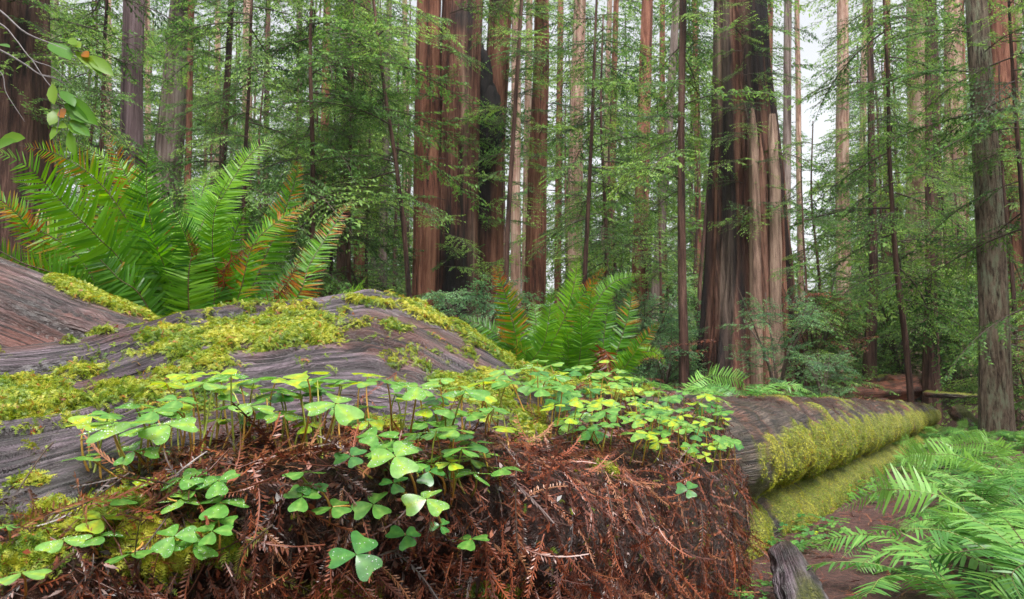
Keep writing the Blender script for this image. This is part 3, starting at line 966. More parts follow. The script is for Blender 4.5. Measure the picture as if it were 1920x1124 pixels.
for pts, wd, mat, lab, ti in [
    ([(118, 835), (95, 880), (70, 930), (38, 985)], 0.010, M_DEAD, 'long dark dead sprig lying diagonally on bare grey wood above the yellow moss', 0.25),
    ([(245, 935), (185, 985), (130, 1010), (95, 1040)], 0.014, M_DEAD, 'purplish dead sprig crossing the yellow-green moss at the lower end of the trunk', 0.3),
    ([(250, 915), (330, 940), (400, 950), (470, 925)], 0.016, M_DEAD, 'rust-red feathery sprig lying level below the glossy clover pair', 0.6),
    ([(505, 985), (450, 1020), (425, 1075)], 0.013, M_OLIVE, 'olive green drying sprig uppermost of the three hanging over the dark front', 0.8),
    ([(420, 1035), (470, 1070), (500, 1120)], 0.014, M_OLIVE, 'olive drying sprig with a curled tip pointing down at the bottom edge', 0.6),
    ([(500, 1045), (560, 1075), (640, 1118)], 0.014, M_OLIVE, 'long yellowish olive sprig trailing to the bottom edge', 0.9),
    ([(935, 900), (932, 960), (945, 1020), (958, 1085)], 0.016, M_DEAD, 'rust brown sprig hanging straight down the front like a chain', 0.65),
    ([(978, 740), (988, 775), (995, 815)], 0.014, M_DEAD, 'red-brown sprig hanging down the mossy shoulder beside the bright clover patch', 0.75),
    ([(720, 655), (790, 632), (860, 642), (915, 668)], 0.004, M_DEAD, 'thin dark bare twig lying across the top of the grey hump', 0.15),
    ([(1000, 860), (1080, 850), (1190, 895)], 0.006, M_DEAD, 'long thin reddish twig lying on needles below the clover patch', 0.7),
    ([(300, 1000), (262, 1050), (238, 1100)], 0.012, M_DEAD, 'dark brown sprig sloping down beside low green moss', 0.35),
    ([(770, 900), (775, 960), (772, 1010)], 0.014, M_DEAD, 'brown sprig hanging just beside the large glossy three-part clover', 0.5),
    ([(1110, 930), (1120, 980), (1115, 1040), (1120, 1090)], 0.014, M_DEAD, 'brown sprig hanging down the needle-covered face below the long twig', 0.5),
    ([(1200, 930), (1215, 990), (1225, 1050)], 0.014, M_DEAD, 'red-brown sprig hanging near the mossy log\'s end', 0.6),
    ([(1290, 960), (1300, 1010), (1296, 1080)], 0.015, M_DEAD, 'rusty sprig dangling at the corner of the needle-covered trunk', 0.65),
]:
    sprig_thing(pts, wd, mat, lab, ti)

# ------------------------------------------------------------------ redwood sorrel
def leaflet_mesh(name, tint, drops, seed, small=False):
    r = random.Random(seed)
    th = np.linspace(0, 1, 11)
    # right half outline of a heart leaflet from base to notch (x along, y half-width)
    xs = np.interp(th, [0, .15, .35, .55, .75, .88, .96, 1], [0, .10, .30, .55, .80, .96, 1.0, .86])
    ws = np.interp(th, [0, .15, .35, .55, .75, .88, .96, 1], [.03, .14, .32, .47, .53, .42, .22, 0])
    mid = np.linspace(0, 0.86, 11)
    fold = r.uniform(0.03, 0.17); cup = r.uniform(-0.14, -0.02)
    V = [];
    for i in range(11):
        zc = cup * mid[i] ** 2
        V.append((mid[i], 0, zc))
        for f in (0.5, 1.0):
            for sg in (1, -1):
                x = mid[i] * (1 - f) + xs[i] * f
                y = ws[i] * f
                z = cup * x * x + fold * y * (1 - 0.9 * y) + 0.012 * math.sin(7 * x + sg + seed) * f
                V.append((x, sg * y, z))
    Fc = []
    for i in range(10):
        a, b_ = i * 5, i * 5 + 5
        Fc += [(a, b_, b_ + 1, a + 1), (a + 1, b_ + 1, b_ + 3, a + 3), (b_, a, a + 2, b_ + 2), (b_ + 2, a + 2, a + 4, b_ + 4)]
    mb = MB()
    Vn = np.array(V)
    mb.add(Vn, Fc, 0, np.clip(tint + 0.10 * (Vn[:, 0] - 0.5) - 0.30 * np.abs(Vn[:, 1]) + 0.12 * (np.abs(Vn[:, 1]) < 0.01), 0, 1))
    if drops:
        # small beads of rain
        a = [(1, 0, 0), (0, 1, 0), (-1, 0, 0), (0, -1, 0), (0, 0, 0.75), (.6, .6, .42), (-.6, .6, .42), (-.6, -.6, .42), (.6, -.6, .42)]
        f = np.array([(0, 1, 5), (1, 2, 6), (2, 3, 7), (3, 0, 8), (0, 5, 8), (1, 6, 5), (2, 7, 6), (3, 8, 7), (4, 8, 5), (4, 5, 6), (4, 6, 7), (4, 7, 8)])
        for _ in range(drops):
            x = r.uniform(0.25, 0.9); y = r.uniform(-0.8, 0.8) * np.interp(x, [0, .3, .55, .8, 1], [0, .3, .46, .5, .1])
            z = cup * x * x + fold * abs(y) * (1 - 0.9 * abs(y))
            mb.add(np.array(a) * r.choice([0.010, 0.013, 0.018, 0.030]) + (x, y, z + 0.002), f, 1)
    return mb.data(name, [M_SORREL, M_DROP])


LEAFLETS = {}
for ti, tv in (('deep', 0.2), ('mid', 0.5), ('pale', 0.66), ('yellow', 0.86)):
    for dr in (0, 26):
        LEAFLETS[ti, dr] = [leaflet_mesh('leaflet', tv, (dr and 8 + 6 * k), 11 * k + 3 + dr) for k in range(4)]


def sorrel(root_p, leaf_p, size, N, heading, tone, drops, label, group, bud=False):
    """one clover-like leaf: stalk and three heart-shaped leaflets. size = full spread in metres"""
    root_p = np.asarray(root_p); leaf_p = np.asarray(leaf_p)
    t = thing('redwood_sorrel', label, 'clover leaf', root_p, group)
    l = leaf_p - root_p
    side = np.array([rng.normal() * 0.006, rng.normal() * 0.006, 0])
    pts = spline([np.array([0, 0, -0.008]), l * 0.35 + side + np.array([0, 0, -0.004]), l * 0.75 + side, l], 10)
    mb = MB()
    tube(mb, pts, np.linspace(0.0021, 0.0011, 10) * (0.75 + size * 4), 6)
    mb.build('stalk', M_STEMG if rng.random() < 0.4 else M_STEM, t)
    N = nrm(np.asarray(N, float))
    h = np.array([math.cos(heading), math.sin(heading), 0]); h = nrm(h - N * h.dot(N)); s = np.cross(N, h)
    for k in range(3):
        a = k * 2 * PI / 3 + rng.normal() * 0.10
        d = nrm(h * math.cos(a) + s * math.sin(a) - N * rng.uniform(0.0, 0.22))
        y = nrm(np.cross(N + 0.15 * rng.normal(size=3), d)); z = np.cross(d, y)
        sc = size * 0.54 * rng.uniform(0.9, 1.1)
        M = Matrix([[*(r_)] for r_ in np.c_[np.c_[d, y, z] * sc, l + d * 0.001].tolist()] + [[0, 0, 0, 1]])
        lo = link('leaflet', LEAFLETS[tone, drops][rng.integers(4)], t)
        lo.matrix_local = M


CL = 'sorrel leaves on the fallen trunk'
# (leaf px, leaf py, spread px, root px, root py, tone, drops, tilt towards viewer, heading deg, label)
SL = [
    (215, 798, 150, 270, 872, 'pale', 26, .12, 170, 'wide pale clover leaf beaded with rain, outermost of the tall clump over grey wood'),
    (318, 798, 112, 285, 872, 'pale', 26, .30, 20, 'broad rain-beaded clover leaf overlapping the widest pale leaf'),
    (252, 846, 92, 285, 885, 'mid', 26, .35, 250, 'rain-speckled clover leaf lowest under the widest pale leaf, two lobes showing'),
    (160, 856, 92, 250, 890, 'mid', 0, .06, 190, 'flat green clover leaf on a slanting stalk, outermost towards bare grey wood'),
    (250, 758, 92, 300, 860, 'mid', 26, .05, 40, None),
    (312, 719, 80, 345, 850, 'yellow', 0, .02, 0, 'flat yellow-green clover leaf in front of the moss, first of the tall row'),
    (385, 718, 88, 385, 855, 'pale', 0, .30, 80, 'rounded pale clover leaf standing tall in front of the moss bank'),
    (425, 735, 76, 400, 850, 'mid', 0, .22, 300, None),
    (470, 762, 96, 425, 858, 'pale', 26, .12, 20, None),
    (452, 788, 78, 415, 862, 'deep', 0, .12, 200, None),
    (408, 787, 66, 390, 858, 'yellow', 0, .20, 90, 'small bright yellow-green clover leaf amid the tall stalks'),
    (574, 701, 92, 552, 856, 'yellow', 0, .03, 10, 'flat yellow-green clover leaf on the tallest orange stalk'),
    (478, 711, 86, 470, 850, 'mid', 26, .04, 30, None),
    (527, 732, 84, 540, 850, 'mid', 0, .05, 200, None),
    (576, 797, 66, 560, 860, 'yellow', 0, .25, 270, 'small lime yellow clover leaf halfway down the orange stalks'),
    (630, 757, 112, 590, 860, 'pale', 26, .42, 210, 'large rain-beaded clover leaf leaning to one side above the orange stalks'),
    (642, 721, 78, 610, 858, 'yellow', 0, .02, 160, None),
    (541, 776, 70, 530, 856, 'yellow', 0, .05, 60, None),
    (355, 760, 70, 360, 850, 'mid', 0, .10, 120, None),
    (342, 896, 92, 400, 905, 'mid', 26, .35, 200, 'green clover leaf lying low, left half of the overlapping glossy pair'),
    (408, 902, 92, 425, 915, 'mid', 26, .55, 280, 'glossy clover leaf facing up with all three lobes open, in front of its pair'),
    (570, 886, 92, 585, 912, 'mid', 0, .08, 0, 'flat green clover leaf just above the rusty twig and below the tall stalks'),
    (566, 932, 74, 572, 960, 'mid', 0, .62, 270, 'open three-lobed clover leaf against dark needles, with a yellow leaf under it'),
    (327, 1006, 88, 350, 1020, 'mid', 26, .60, 255, 'clover leaf with one drooping glossy lobe among brown needles'),
    (398, 996, 76, 380, 1012, 'mid', 0, .40, 30, 'green clover leaf low on needles, folded towards its drooping neighbour'),
    (668, 1040, 108, 690, 1060, 'deep', 26, .78, 205, 'large glossy deep green clover leaf lowest of all on the front, reflecting sky'),
    (700, 946, 80, 712, 972, 'mid', 0, .50, 75, 'tidy three-lobed clover leaf on the dark needle face below a beaded leaf'),
    (760, 1004, 68, 772, 1022, 'deep', 0, .55, 285, 'medium clover leaf on the dark front between two larger ones'),
    (884, 1011, 76, 850, 1035, 'mid', 0, .25, 10, 'clover leaf on a side stalk, outermost on the dark front face'),
    (826, 986, 42, 832, 1002, 'deep', 0, .60, 300, 'tiny dark clover leaf tucked below the tall shiny-cupped one'),
    (800, 936, 96, 812, 985, 'pale', 26, .45, 200, 'clover leaf with one big wet mirror-like lobe at the foot of yellow stalks'),
    (741, 856, 106, 765, 925, 'pale', 26, .42, 195, 'large rain-beaded clover leaf standing clear of the brown needles in the middle'),
    (706, 817, 86, 735, 900, 'mid', 26, .30, 10, 'rain-beaded clover leaf just behind the large beaded one'),
    (658, 856, 64, 690, 905, 'deep', 0, .40, 190, 'dark rounded clover leaf beside the large beaded one'),
    (738, 906, 58, 750, 940, 'deep', 0, .45, 60, None),
    (866, 842, 80, 830, 940, 'mid', 0, .15, 320, None),
    (853, 806, 86, 835, 925, 'pale', 0, .14, 0, 'pale clover leaf on a long leaning stalk beside the yellow stalks'),
    (818, 812, 64, 820, 930, 'mid', 0, .30, 90, None),
    (784, 725, 96, 765, 830, 'pale', 26, .28, 30, 'rain-beaded pale clover leaf topmost of the clump below the grey hump'),
    (725, 713, 84, 735, 820, 'mid', 0, .08, 180, None),
    (872, 732, 92, 840, 830, 'mid', 26, .10, 350, None),
    (690, 701, 66, 700, 810, 'yellow', 0, .02, 60, None),
    (828, 741, 74, 815, 828, 'yellow', 0, .05, 100, None),
    (906, 716, 74, 880, 820, 'yellow', 0, .02, 200, None),
    (744, 746, 72, 752, 826, 'yellow', 0, .06, 300, None),
    (950, 720, 66, 930, 805, 'mid', 0, .02, 10, None),
    (885, 777, 72, 870, 870, 'mid', 0, .12, 45, None),
    (925, 768, 60, 905, 860, 'mid', 0, .10, 100, None),
    (890, 888, 88, 870, 925, 'mid', 26, .18, 190, None),
    (940, 879, 84, 920, 925, 'mid', 0, .12, 20, None),
    (805, 885, 62, 810, 930, 'deep', 0, .4, 20, None),
    (690, 762, 70, 705, 840, 'mid', 0, .08, 230, None),
    (40, 1075, 96, 75, 1130, 'pale', 0, .10, 5, 'pale clover leaf at the bottom corner beside the low needles'),
    (118, 1012, 94, 95, 1060, 'pale', 26, .10, 10, 'pale rain-dotted clover leaf low over the yellow moss'),
    (12, 988, 48, 15, 1035, 'mid', 0, .08, 100, 'small clover leaf cut by the frame edge above the bottom corner'),
    (225, 936, 92, 275, 955, 'mid', 0, .06, 185, 'flat green clover leaf pointing outwards over bare grey wood, low down'),
    (1290, 918, 46, 1300, 930, 'deep', 0, .6, 280, 'dark clover leaf hanging lowest below the bright patch by the log'),
    (775, 870, 60, 785, 930, 'mid', 0, .2, 320, None), (845, 868, 62, 830, 940, 'yellow', 0, .15, 200, None),
    (500, 748, 66, 500, 850, 'mid', 0, .1, 120, None), (600, 730, 64, 590, 850, 'mid', 0, .06, 20, None),
    (335, 775, 70, 340, 860, 'mid', 26, .1, 310, None), (290, 775, 80, 310, 862, 'mid', 26, .08, 20, None),
]
for (lx, ly, w, rx, ry, tone, dr, tilt, hd, lab) in SL:
    rp, rn_ = hump.at(rx, ry)
    lpn, _ = hump.at(lx, ly)
    size = 0.074 * rng.uniform(0.95, 1.05) if w > 60 else 0.055
    d = max(0.85, F * size / w * 0.98)
    dmax = min(lpn[1] - 0.03, rp[1] + 0.03)
    d = min(d, dmax); d = 0.6 * d + 0.4 * min(dmax, rp[1] - 0.01)
    size = w * d / F
    lp = P(lx, ly, d)
    if ly > 820:
        d = min(d, min(lpn[1], rp[1]) - 0.055)
        size = w * d / F
        lp = P(lx, ly, d)
    N = np.array([rng.normal() * 0.10, -tilt * 1.25, 1.0])
    sorrel(rp, lp, size * 0.86, N, math.radians(hd), tone, dr,
           lab or 'green clover leaf on a thin stalk within the crowded clumps below the grey hump', CL)

# further leaves filling the clumps
k = 0
for (cx0, cx1, cy0, cy1, ry0, ry1, n) in [(290, 640, 700, 800, 845, 872, 26), (650, 950, 705, 800, 815, 850, 24), (660, 960, 800, 900, 870, 945, 18), (160, 330, 770, 850, 865, 890, 10), (300, 640, 870, 960, 905, 975, 7), (180, 480, 960, 1040, 1000, 1050, 5)]:
    for _ in range(n):
        lx = rng.uniform(cx0, cx1); ly = rng.uniform(cy0, cy1); ry = rng.uniform(ry0, ry1)
        rp, rn_ = hump.at(lx + rng.normal() * 18, ry); lpn, _n = hump.at(lx, ly)
        lp = P(lx, ly, min(lpn[1] - 0.04, rp[1] + rng.uniform(-0.06, 0.05)))
        sorrel(rp, lp, rng.uniform(0.042, 0.068), (rng.normal() * .14, -0.05 - 0.3 * rng.random(), 1), rng.random() * 6.28,
               rng.choice(['mid', 'pale', 'yellow', 'deep'], p=[.42, .2, .24, .14]), 26 if rng.random() < .5 else 0, 'green clover leaf on a thin stalk within the crowded clumps below the grey hump', CL)

# the bright patch beside the log
placed = []
tries = 0
while len(placed) < 135 and tries < 6000:
    tries += 1
    x = rng.uniform(985, 1372); y = rng.uniform(725, 905)
    ymax = np.interp(x, [985, 1100, 1250, 1372], [800, 862, 890, 910]); ymin = np.interp(x, [985, 1100, 1250, 1372], [760, 742, 770, 800])
    if not (ymin < y < ymax):
        continue
    rp, rn_ = hump.at(x, y)
    hgt = rng.uniform(0.05, 0.125)
    lp = rp + np.array([rng.normal() * 0.02, -0.02 + rng.normal() * 0.02, hgt])
    if any(np.linalg.norm(lp - q) < 0.045 for q in placed):
        continue
    placed.append(lp)
    tone = rng.choice(['mid', 'pale', 'yellow', 'deep'], p=[.36, .3, .26, .08])
    low = hgt < 0.07
    sorrel(rp, lp, rng.uniform(0.050, 0.078), (rng.normal() * .14, -0.12 - 0.2 * rng.random() - (0.3 if low else 0), 1), rng.random() * 6.28, 'deep' if low and rng.random() < .5 else tone,
           26 if rng.random() < 0.2 else 0, 'small bright clover leaf crowded into the patch at the near end of the mossy log', 'sorrel patch at the end of the log')


# low sorrel carpets on the ground
def carpet(name, label, pts, size, seed, tmean=0.45):
    r = np.random.default_rng(seed)
    out = np.array([(0, 0, 0), (.30, .28, .04), (.62, .34, .06), (.70, 0, -.02), (.62, -.34, .06), (.30, -.28, .04)])
    Fc = np.array([(0, 3, 2, 1), (0, 5, 4, 3)])
    V, Ff = [], []
    for k in range(3):
        a = k * 2 * PI / 3
        R = np.array([[math.cos(a), -math.sin(a), 0], [math.sin(a), math.cos(a), 0], [0, 0, 1]])
        V.append(out @ R.T); Ff.append(Fc + 6 * k)
    tpl = (np.concatenate(V), np.concatenate(Ff))
    n = len(pts)
    a = r.random(n) * 2 * PI
    D = st(np.cos(a), np.sin(a), 0.1 * r.normal(size=n))
    M = frames(D, np.array([0, -0.15, 1]) + 0.22 * r.normal(size=(n, 3))) * (size * (0.6 + 0.6 * r.random(n)))[:, None, None]
    mb = MB(); mb.inst(tpl, M, pts, 0, np.clip(tmean + 0.2 * r.normal(size=n), 0, 1))
    tag(mb.build(name, M_SORREL), label, 'ground cover', None, 'stuff')


def ground_pts(n, tr, sr, seed, h=(0.03, 0.14)):
    r = np.random.default_rng(seed)
    t = tr[0] + (tr[1] - tr[0]) * r.random(n); s = sr[0] + (sr[1] - sr[0]) * r.random(n)
    X = LA[0] + LU[0] * t + LN[0] * s; Y = LA[1] + LU[1] * t + LN[1] * s
    k = fbm(st(X * 1.6, Y * 1.6, 0 * X), 2, seed) > 0.44
    X, Y = X[k], Y[k]
    return st(X, Y, G(X, Y) + h[0] + (h[1] - h[0]) * r.random(len(X)))


carpet('sorrel_carpet', 'low pale green clover carpet on the ground behind the long log', ground_pts(5200, (0.3, 10), (-4.5, -1.05), 31), 0.055, 32, 0.5)
carpet('sorrel_carpet', 'sparse clover seedlings along the foot of the mossy log', ground_pts(420, (-0.9, 3.2), (0.03, 0.30), 33, (0.02, 0.08)), 0.034, 34, 0.35)
carpet('sorrel_carpet', 'scattered clover between the ferns on the path\'s far side', ground_pts(900, (-1.5, 8), (1.0, 3.2), 35, (0.02, 0.1)), 0.045, 36, 0.35)

# ------------------------------------------------------------------ ferns
PT = np.array([(0, .035, 0), (.12, .10, .01), (.35, .095, .02), (.65, .07, .01), (.88, .035, -.01), (1, 0, -.03), (.88, -.03, -.01), (.65, -.06, .01), (.35, -.085, .02), (.12, -.085, .01), (0, -.03, 0)])
PTS = np.array([(0, .045, 0), (.10, .125, .01), (.30, .085, .02), (.34, .10, .02), (.55, .07, .015), (.59, .083, .012), (.80, .04, 0), (1, 0, -.03), (.78, -.045, 0), (.57, -.08, .012), (.53, -.063, .015), (.32, -.095, .02), (.28, -.075, .02), (.10, -.09, .01), (0, -.035, 0)])
PF = np.array([(0, 10, 9, 1), (1, 9, 8, 2), (2, 8, 7, 3), (3, 7, 6, 4)]); PF3 = np.array([(4, 6, 5)])


def frond_mesh(path, nrm_hint, plen, npairs, tint=0.5, rustf=None, seed=0, dead=0.0, curl=0.0, pale=False, droopy=0.12, gap=0.05, stalk=None, name='frond', ratio=1.0, r_scale=1.0, start=0.14):
    """fern frond along a 3-D path; rustf(t) gives the browning along it"""
    r = np.random.default_rng(seed)
    C = spline(path, 60)
    L_ = np.concatenate([[0], np.cumsum(np.linalg.norm(np.diff(C, axis=0), axis=1))])
    tt = start + (1 - start) * (np.arange(npairs) / npairs) ** 0.93 * 0.985
    pos = st(*[np.interp(tt * L_[-1], L_, C[:, k]) for k in range(3)])
    Tn = nrm(np.gradient(C, axis=0)); T = nrm(st(*[np.interp(tt * L_[-1], L_, Tn[:, k]) for k in range(3)]))
    Nn = np.broadcast_to(np.asarray(nrm_hint, float), T.shape)
    S = nrm(np.cross(Nn, T)); Nn = np.cross(T, S)
    prof = np.minimum(1, 0.45 + (tt - start) / 0.16) * np.clip(1 - tt ** 4.5, 0.03, 1) ** 0.9
    mb = MB()
    ru = np.array([rustf(t) if rustf else 0.0 for t in tt])
    for sg in (-1, 1):
        l = plen * prof * (0.88 + 0.24 * r.random(npairs))
        fwd = 0.22 + 0.5 * tt ** 2 + 0.06 * r.normal(size=npairs)
        dr = droopy * (0.6 + 0.8 * r.random(npairs)) + 0.10 * r.normal(size=npairs) + curl * r.normal(size=npairs)
        D = nrm(S * sg + T * fwd[:, None] - Nn * dr[:, None])
        if dead:
            D = nrm(D + np.array([0, 0, -0.7 * dead]) + dead * 0.5 * r.normal(size=D.shape))
        Y = nrm(np.cross(Nn + 0.18 * r.normal(size=Nn.shape) + curl * r.normal(size=Nn.shape), D)); Z = np.cross(D, Y)
        M = np.stack([D, Y * ratio * 0.49, Z], -1) * l[:, None, None]
        keep = r.random(npairs) > gap
        ti = np.clip(tint + 0.13 * r.normal(size=npairs), 0, 1)
        rr = np.where(r.random(npairs) < np.minimum(1, ru * 1.4), np.clip(ru * (0.4 + 0.9 * r.random(npairs)), 0, 1), 0)
        if dead:
            rr = np.clip(0.75 + 0.25 * r.random(npairs), 0, 1) * np.ones(npairs)
        V0 = PT
        m = len(V0)
        k = np.where(keep)[0]
        V = np.einsum('nij,mj->nmi', M[k], V0) + pos[k][:, None]
        off = (np.arange(len(k)) * m)[:, None, None]
        n0 = mb.n
        tv = np.repeat(ti[k], m).reshape(len(k), m); rv = np.repeat(rr[k], m).reshape(len(k), m).copy()
        rv = rv * np.clip((V0[:, 0][None] - r.uniform(-0.5, 0.75, (len(k), 1))) * 1.6, 0, 1) if not dead else rv   # browning creeps in from the pinna tips
        mb.add(V.reshape(-1, 3), (PF[None] + off).reshape(-1, 4), 0, tv.ravel(), np.clip(rv.ravel(), 0, 1))
        mb.Fs.append((((PF3[None] + off).reshape(-1, 3)) + n0, 0))
    rad = np.linspace(0.0028, 0.0007, 60) * r_scale
    tube(mb, C, rad, 4, 1)
    return mb.data(name, [M_FERNP if pale else M_FERN, stalk or M_RACHIS])


def fern_from_lines(label, base, depth, lines, name='sword_fern', jit=1.0):
    """lines: (picture polyline from tip to base, depth at tip, pinna px, tint, rust kind, dead)"""
    bw = P(*base, depth)
    bw[2] = min(bw[2], G(bw[0], bw[1]))
    t = thing(name, label, 'fern', bw)
    for k, (pl, dt, pw, tint, rk, dead) in enumerate(lines):
        n = len(pl)
        pts = [P(x, y, depth + dt * (1 - i / (n - 1)) ** 1.3) for i, (x, y) in enumerate(pl)][::-1]
        b0 = bw + np.array([rng.normal() * 0.05, rng.normal() * 0.04, 0.0])
        pts = [b0] + pts if np.linalg.norm(pts[0] - b0) > 0.08 else [b0] + pts[1:]
        pts = np.array(pts) - bw
        q_ = np.linspace(0, 1, len(pts))[:, None]
        pts = pts + q_ * (1 - q_) * rng.normal(size=3) * np.array([0.22, 0.3, 0.1]) * jit
        # blade faces the viewer, turned a little
        tilt = np.array([rng.normal() * 0.35, -1.0, 0.25 + rng.normal() * 0.3])
        ln = np.linalg.norm(np.diff(pts, axis=0), axis=1).sum()
        plen = pw * depth / F * 1.02
        rf = None
        if rk == 1:
            rf = lambda q: 0.55 * max(0, (q - 0.55) / 0.45)
        elif rk == 2:
            rf = lambda q: 0.10 + 0.95 * max(0, (q - 0.3) / 0.7) * (0.6 + 0.4 * math.sin(q * 23))
        elif rk == 3:
            rf = lambda q: 0.10
        me = frond_mesh(pts, tilt, plen, max(28, int(ln / (plen * 0.088))), tint, rf, 100 + k + int(base[0]), dead, 0.2 if rk else 0.11, gap=0.09)
        o = link('frond', me, t)
        if dead:
            o['label'] = 'dead brown shrivelled frond'
        elif rk == 2:
            o['label'] = 'frond with orange rusty pinnae'
    return t


FL = [
    ([(-25, 275), (70, 322), (140, 390), (205, 455), (262, 530)], -0.55, 74, .62, 0, 0),
    ([(35, 272), (110, 300), (180, 350), (235, 420), (290, 520)], -0.2, 66, .75, 1, 0),
    ([(-10, 385), (40, 405), (85, 455), (120, 520)], -0.3, 55, .5, 2, 0),
    ([(192, 240), (215, 300), (245, 375), (285, 470), (325, 560)], -0.1, 58, .55, 2, 0),
    ([(284, 258), (290, 320), (302, 400), (322, 480), (345, 560)], -0.15, 62, .35, 0, 0),
    ([(522, 246), (462, 285), (415, 345), (380, 420), (372, 520)], 0.15, 58, .78, 0, 0),
    ([(432, 330), (420, 390), (418, 470), (424, 560)], -0.2, 48, .6, 0, 0),
    ([(560, 292), (528, 340), (490, 410), (455, 490), (430, 570)], 0.0, 52, .4, 1, 0),
    ([(602, 370), (560, 412), (512, 465), (475, 560)], 0.1, 46, .65, 2, 0),
    ([(662, 372), (625, 425), (585, 490), (545, 575)], 0.2, 44, .6, 2, 0),
    ([(285, 345), (310, 400), (335, 470), (362, 570)], -0.35, 52, .25, 0, 0),  # low tint paints this frond as lying in shadow
    ([(235, 390), (262, 450), (285, 520), (320, 580)], -0.3, 55, .3, 0, 0),
    ([(690, 515), (630, 532), (570, 555), (530, 590)], 0.0, 40, .8, 0, 0),
    ([(348, 425), (362, 470), (378, 520), (390, 580)], -0.25, 26, .4, 2, 1.0),
    ([(570, 462), (530, 505), (495, 550), (470, 590)], -0.1, 30, .4, 2, 1.0),
    ([(500, 450), (478, 495), (462, 540), (450, 590)], -0.2, 28, .4, 2, 1.0),
    ([(150, 300), (200, 380), (250, 460), (310, 560)], -0.1, 60, .7, 1, 0),
    ([(350, 330), (355, 400), (365, 480), (380, 570)], 0.2, 50, .45, 0, 0),
    ([(470, 380), (450, 430), (430, 500), (415, 575)], -0.1, 48, .5, 0, 0),
    ([(100, 430), (160, 470), (210, 520), (270, 580)], -0.1, 50, .4, 1, 0),
    ([(400, 300), (395, 370), (395, 460), (400, 560)], 0.3, 50, .7, 0, 0),
    ([(610, 450), (570, 490), (520, 540), (480, 590)], 0.25, 44, .35, 0, 0),
    ([(20, 330), (90, 370), (170, 440), (240, 520)], 0.25, 66, .45, 0, 0),
    ([(-70, 335), (0, 370), (80, 430), (180, 520)], -0.3, 62, .6, 1, 0),
    ([(-60, 445), (10, 455), (90, 490), (200, 560)], -0.15, 52, .5, 1, 0),
    ([(140, 262), (185, 320), (230, 400), (290, 520)], 0.1, 60, .8, 0, 0),
    ([(470, 300), (440, 360), (405, 440), (380, 560)], 0.35, 52, .7, 0, 0),
    ([(60, 480), (120, 500), (180, 540), (250, 590)], 0.2, 50, .3, 0, 0),
]
fern_from_lines('tall bright green sword fern with rusty tips, fanned out behind the grey trunk', (370, 640), 3.1, FL)
FM = [
    ([(926, 492), (955, 560), (972, 625), (985, 700)], -0.35, 40, .45, 2, 0),
    ([(1084, 478), (1068, 535), (1048, 595), (1012, 695)], 0.1, 40, .75, 0, 0),
    ([(1036, 530), (1038, 580), (1030, 640), (1006, 700)], -0.1, 36, .6, 0, 0),
    ([(1142, 495), (1102, 555), (1062, 620), (1020, 700)], 0.0, 28, .5, 2, 0),
    ([(1210, 515), (1150, 532), (1115, 580), (1085, 690)], 0.1, 30, .6, 0, 0),
    ([(1112, 520), (1110, 590), (1112, 700)], -0.1, 32, .5, 1, 0),
    ([(1145, 545), (1135, 620), (1125, 715)], 0.1, 34, .45, 0, 0),
    ([(1188, 535), (1180, 590), (1162, 650), (1140, 715)], 0.1, 36, .45, 1, 0),
    ([(1238, 602), (1205, 640), (1170, 690), (1150, 715)], -0.1, 26, .5, 1, 0),
    ([(1222, 640), (1190, 670), (1150, 715)], 0.1, 22, .5, 0, 0),
    ([(1252, 688), (1225, 664), (1190, 672), (1160, 700)], 0.0, 22, 1.0, 3, 0),
    ([(1158, 735), (1150, 690), (1146, 660), (1135, 670)], -0.25, 34, .4, 2, 0.8),
    ([(862, 594), (915, 620), (955, 660), (985, 705)], 0.0, 34, .35, 0, 0),
    ([(925, 618), (965, 622), (990, 650), (1005, 705)], -0.1, 26, .7, 1, 0),
    ([(1000, 560), (1010, 610), (1015, 660), (1020, 710)], 0.2, 34, .5, 0, 0),
    ([(1085, 570), (1085, 620), (1080, 670), (1075, 710)], -0.2, 34, .4, 0, 0),
    ([(1060, 610), (1062, 650), (1060, 710)], -0.2, 28, .35, 0, 0),
    ([(960, 640), (985, 660), (1010, 700)], -0.2, 26, .5, 1, 0),
]
fern_from_lines('upright glossy sword fern with orange tips behind the end of the trunk', (1075, 742), 4.4, FM, jit=0.35)


def round_fern(rad, nf, seed, lift=0.9, plen=0.095, tint=0.6, pale=True, rust=0.03, spread=None):
    """a shuttlecock fern: list of frond meshes"""
    r = np.random.default_rng(seed)
    out = []
    for k in range(nf):
        az = (k + 0.5 * r.random()) * 2 * PI / nf if spread is None else math.radians(r.uniform(*spread))
        L_ = rad * r.uniform(0.7, 1.15)
        el = r.uniform(0.55, 1.2) * lift
        d = np.array([math.cos(az), math.sin(az), 0]); up = np.array([0, 0, 1.0])
        pts = [np.zeros(3)]
        a = el
        q = pts[0]
        for i in range(6):
            q = q + (d * math.cos(a) + up * math.sin(a)) * L_ / 6
            a -= el * 0.26 + 0.06
            pts.append(q)
        sd = np.cross(d, up)
        pts = [p + sd * (0.10 * L_ * (i / 6) ** 2 * r.normal()) for i, p in enumerate(pts)]
        rk = r.random() < rust
        rf = (lambda u: 0.5 * max(0, (u - 0.4) / 0.6)) if rk else None
        hint = up + 0.3 * r.normal(size=3) - d * 0.2
        out.append(frond_mesh(pts, hint, plen * rad / 0.6 * r.uniform(0.85, 1.1), 42, np.clip(tint + 0.22 * r.normal(), 0, 1), rf, seed * 50 + k, 0, 0.04, pale, 0.18, stalk=M_GRACHIS if r.random() < 0.7 else M_RACHIS, start=0.16, ratio=1.3))
    return out


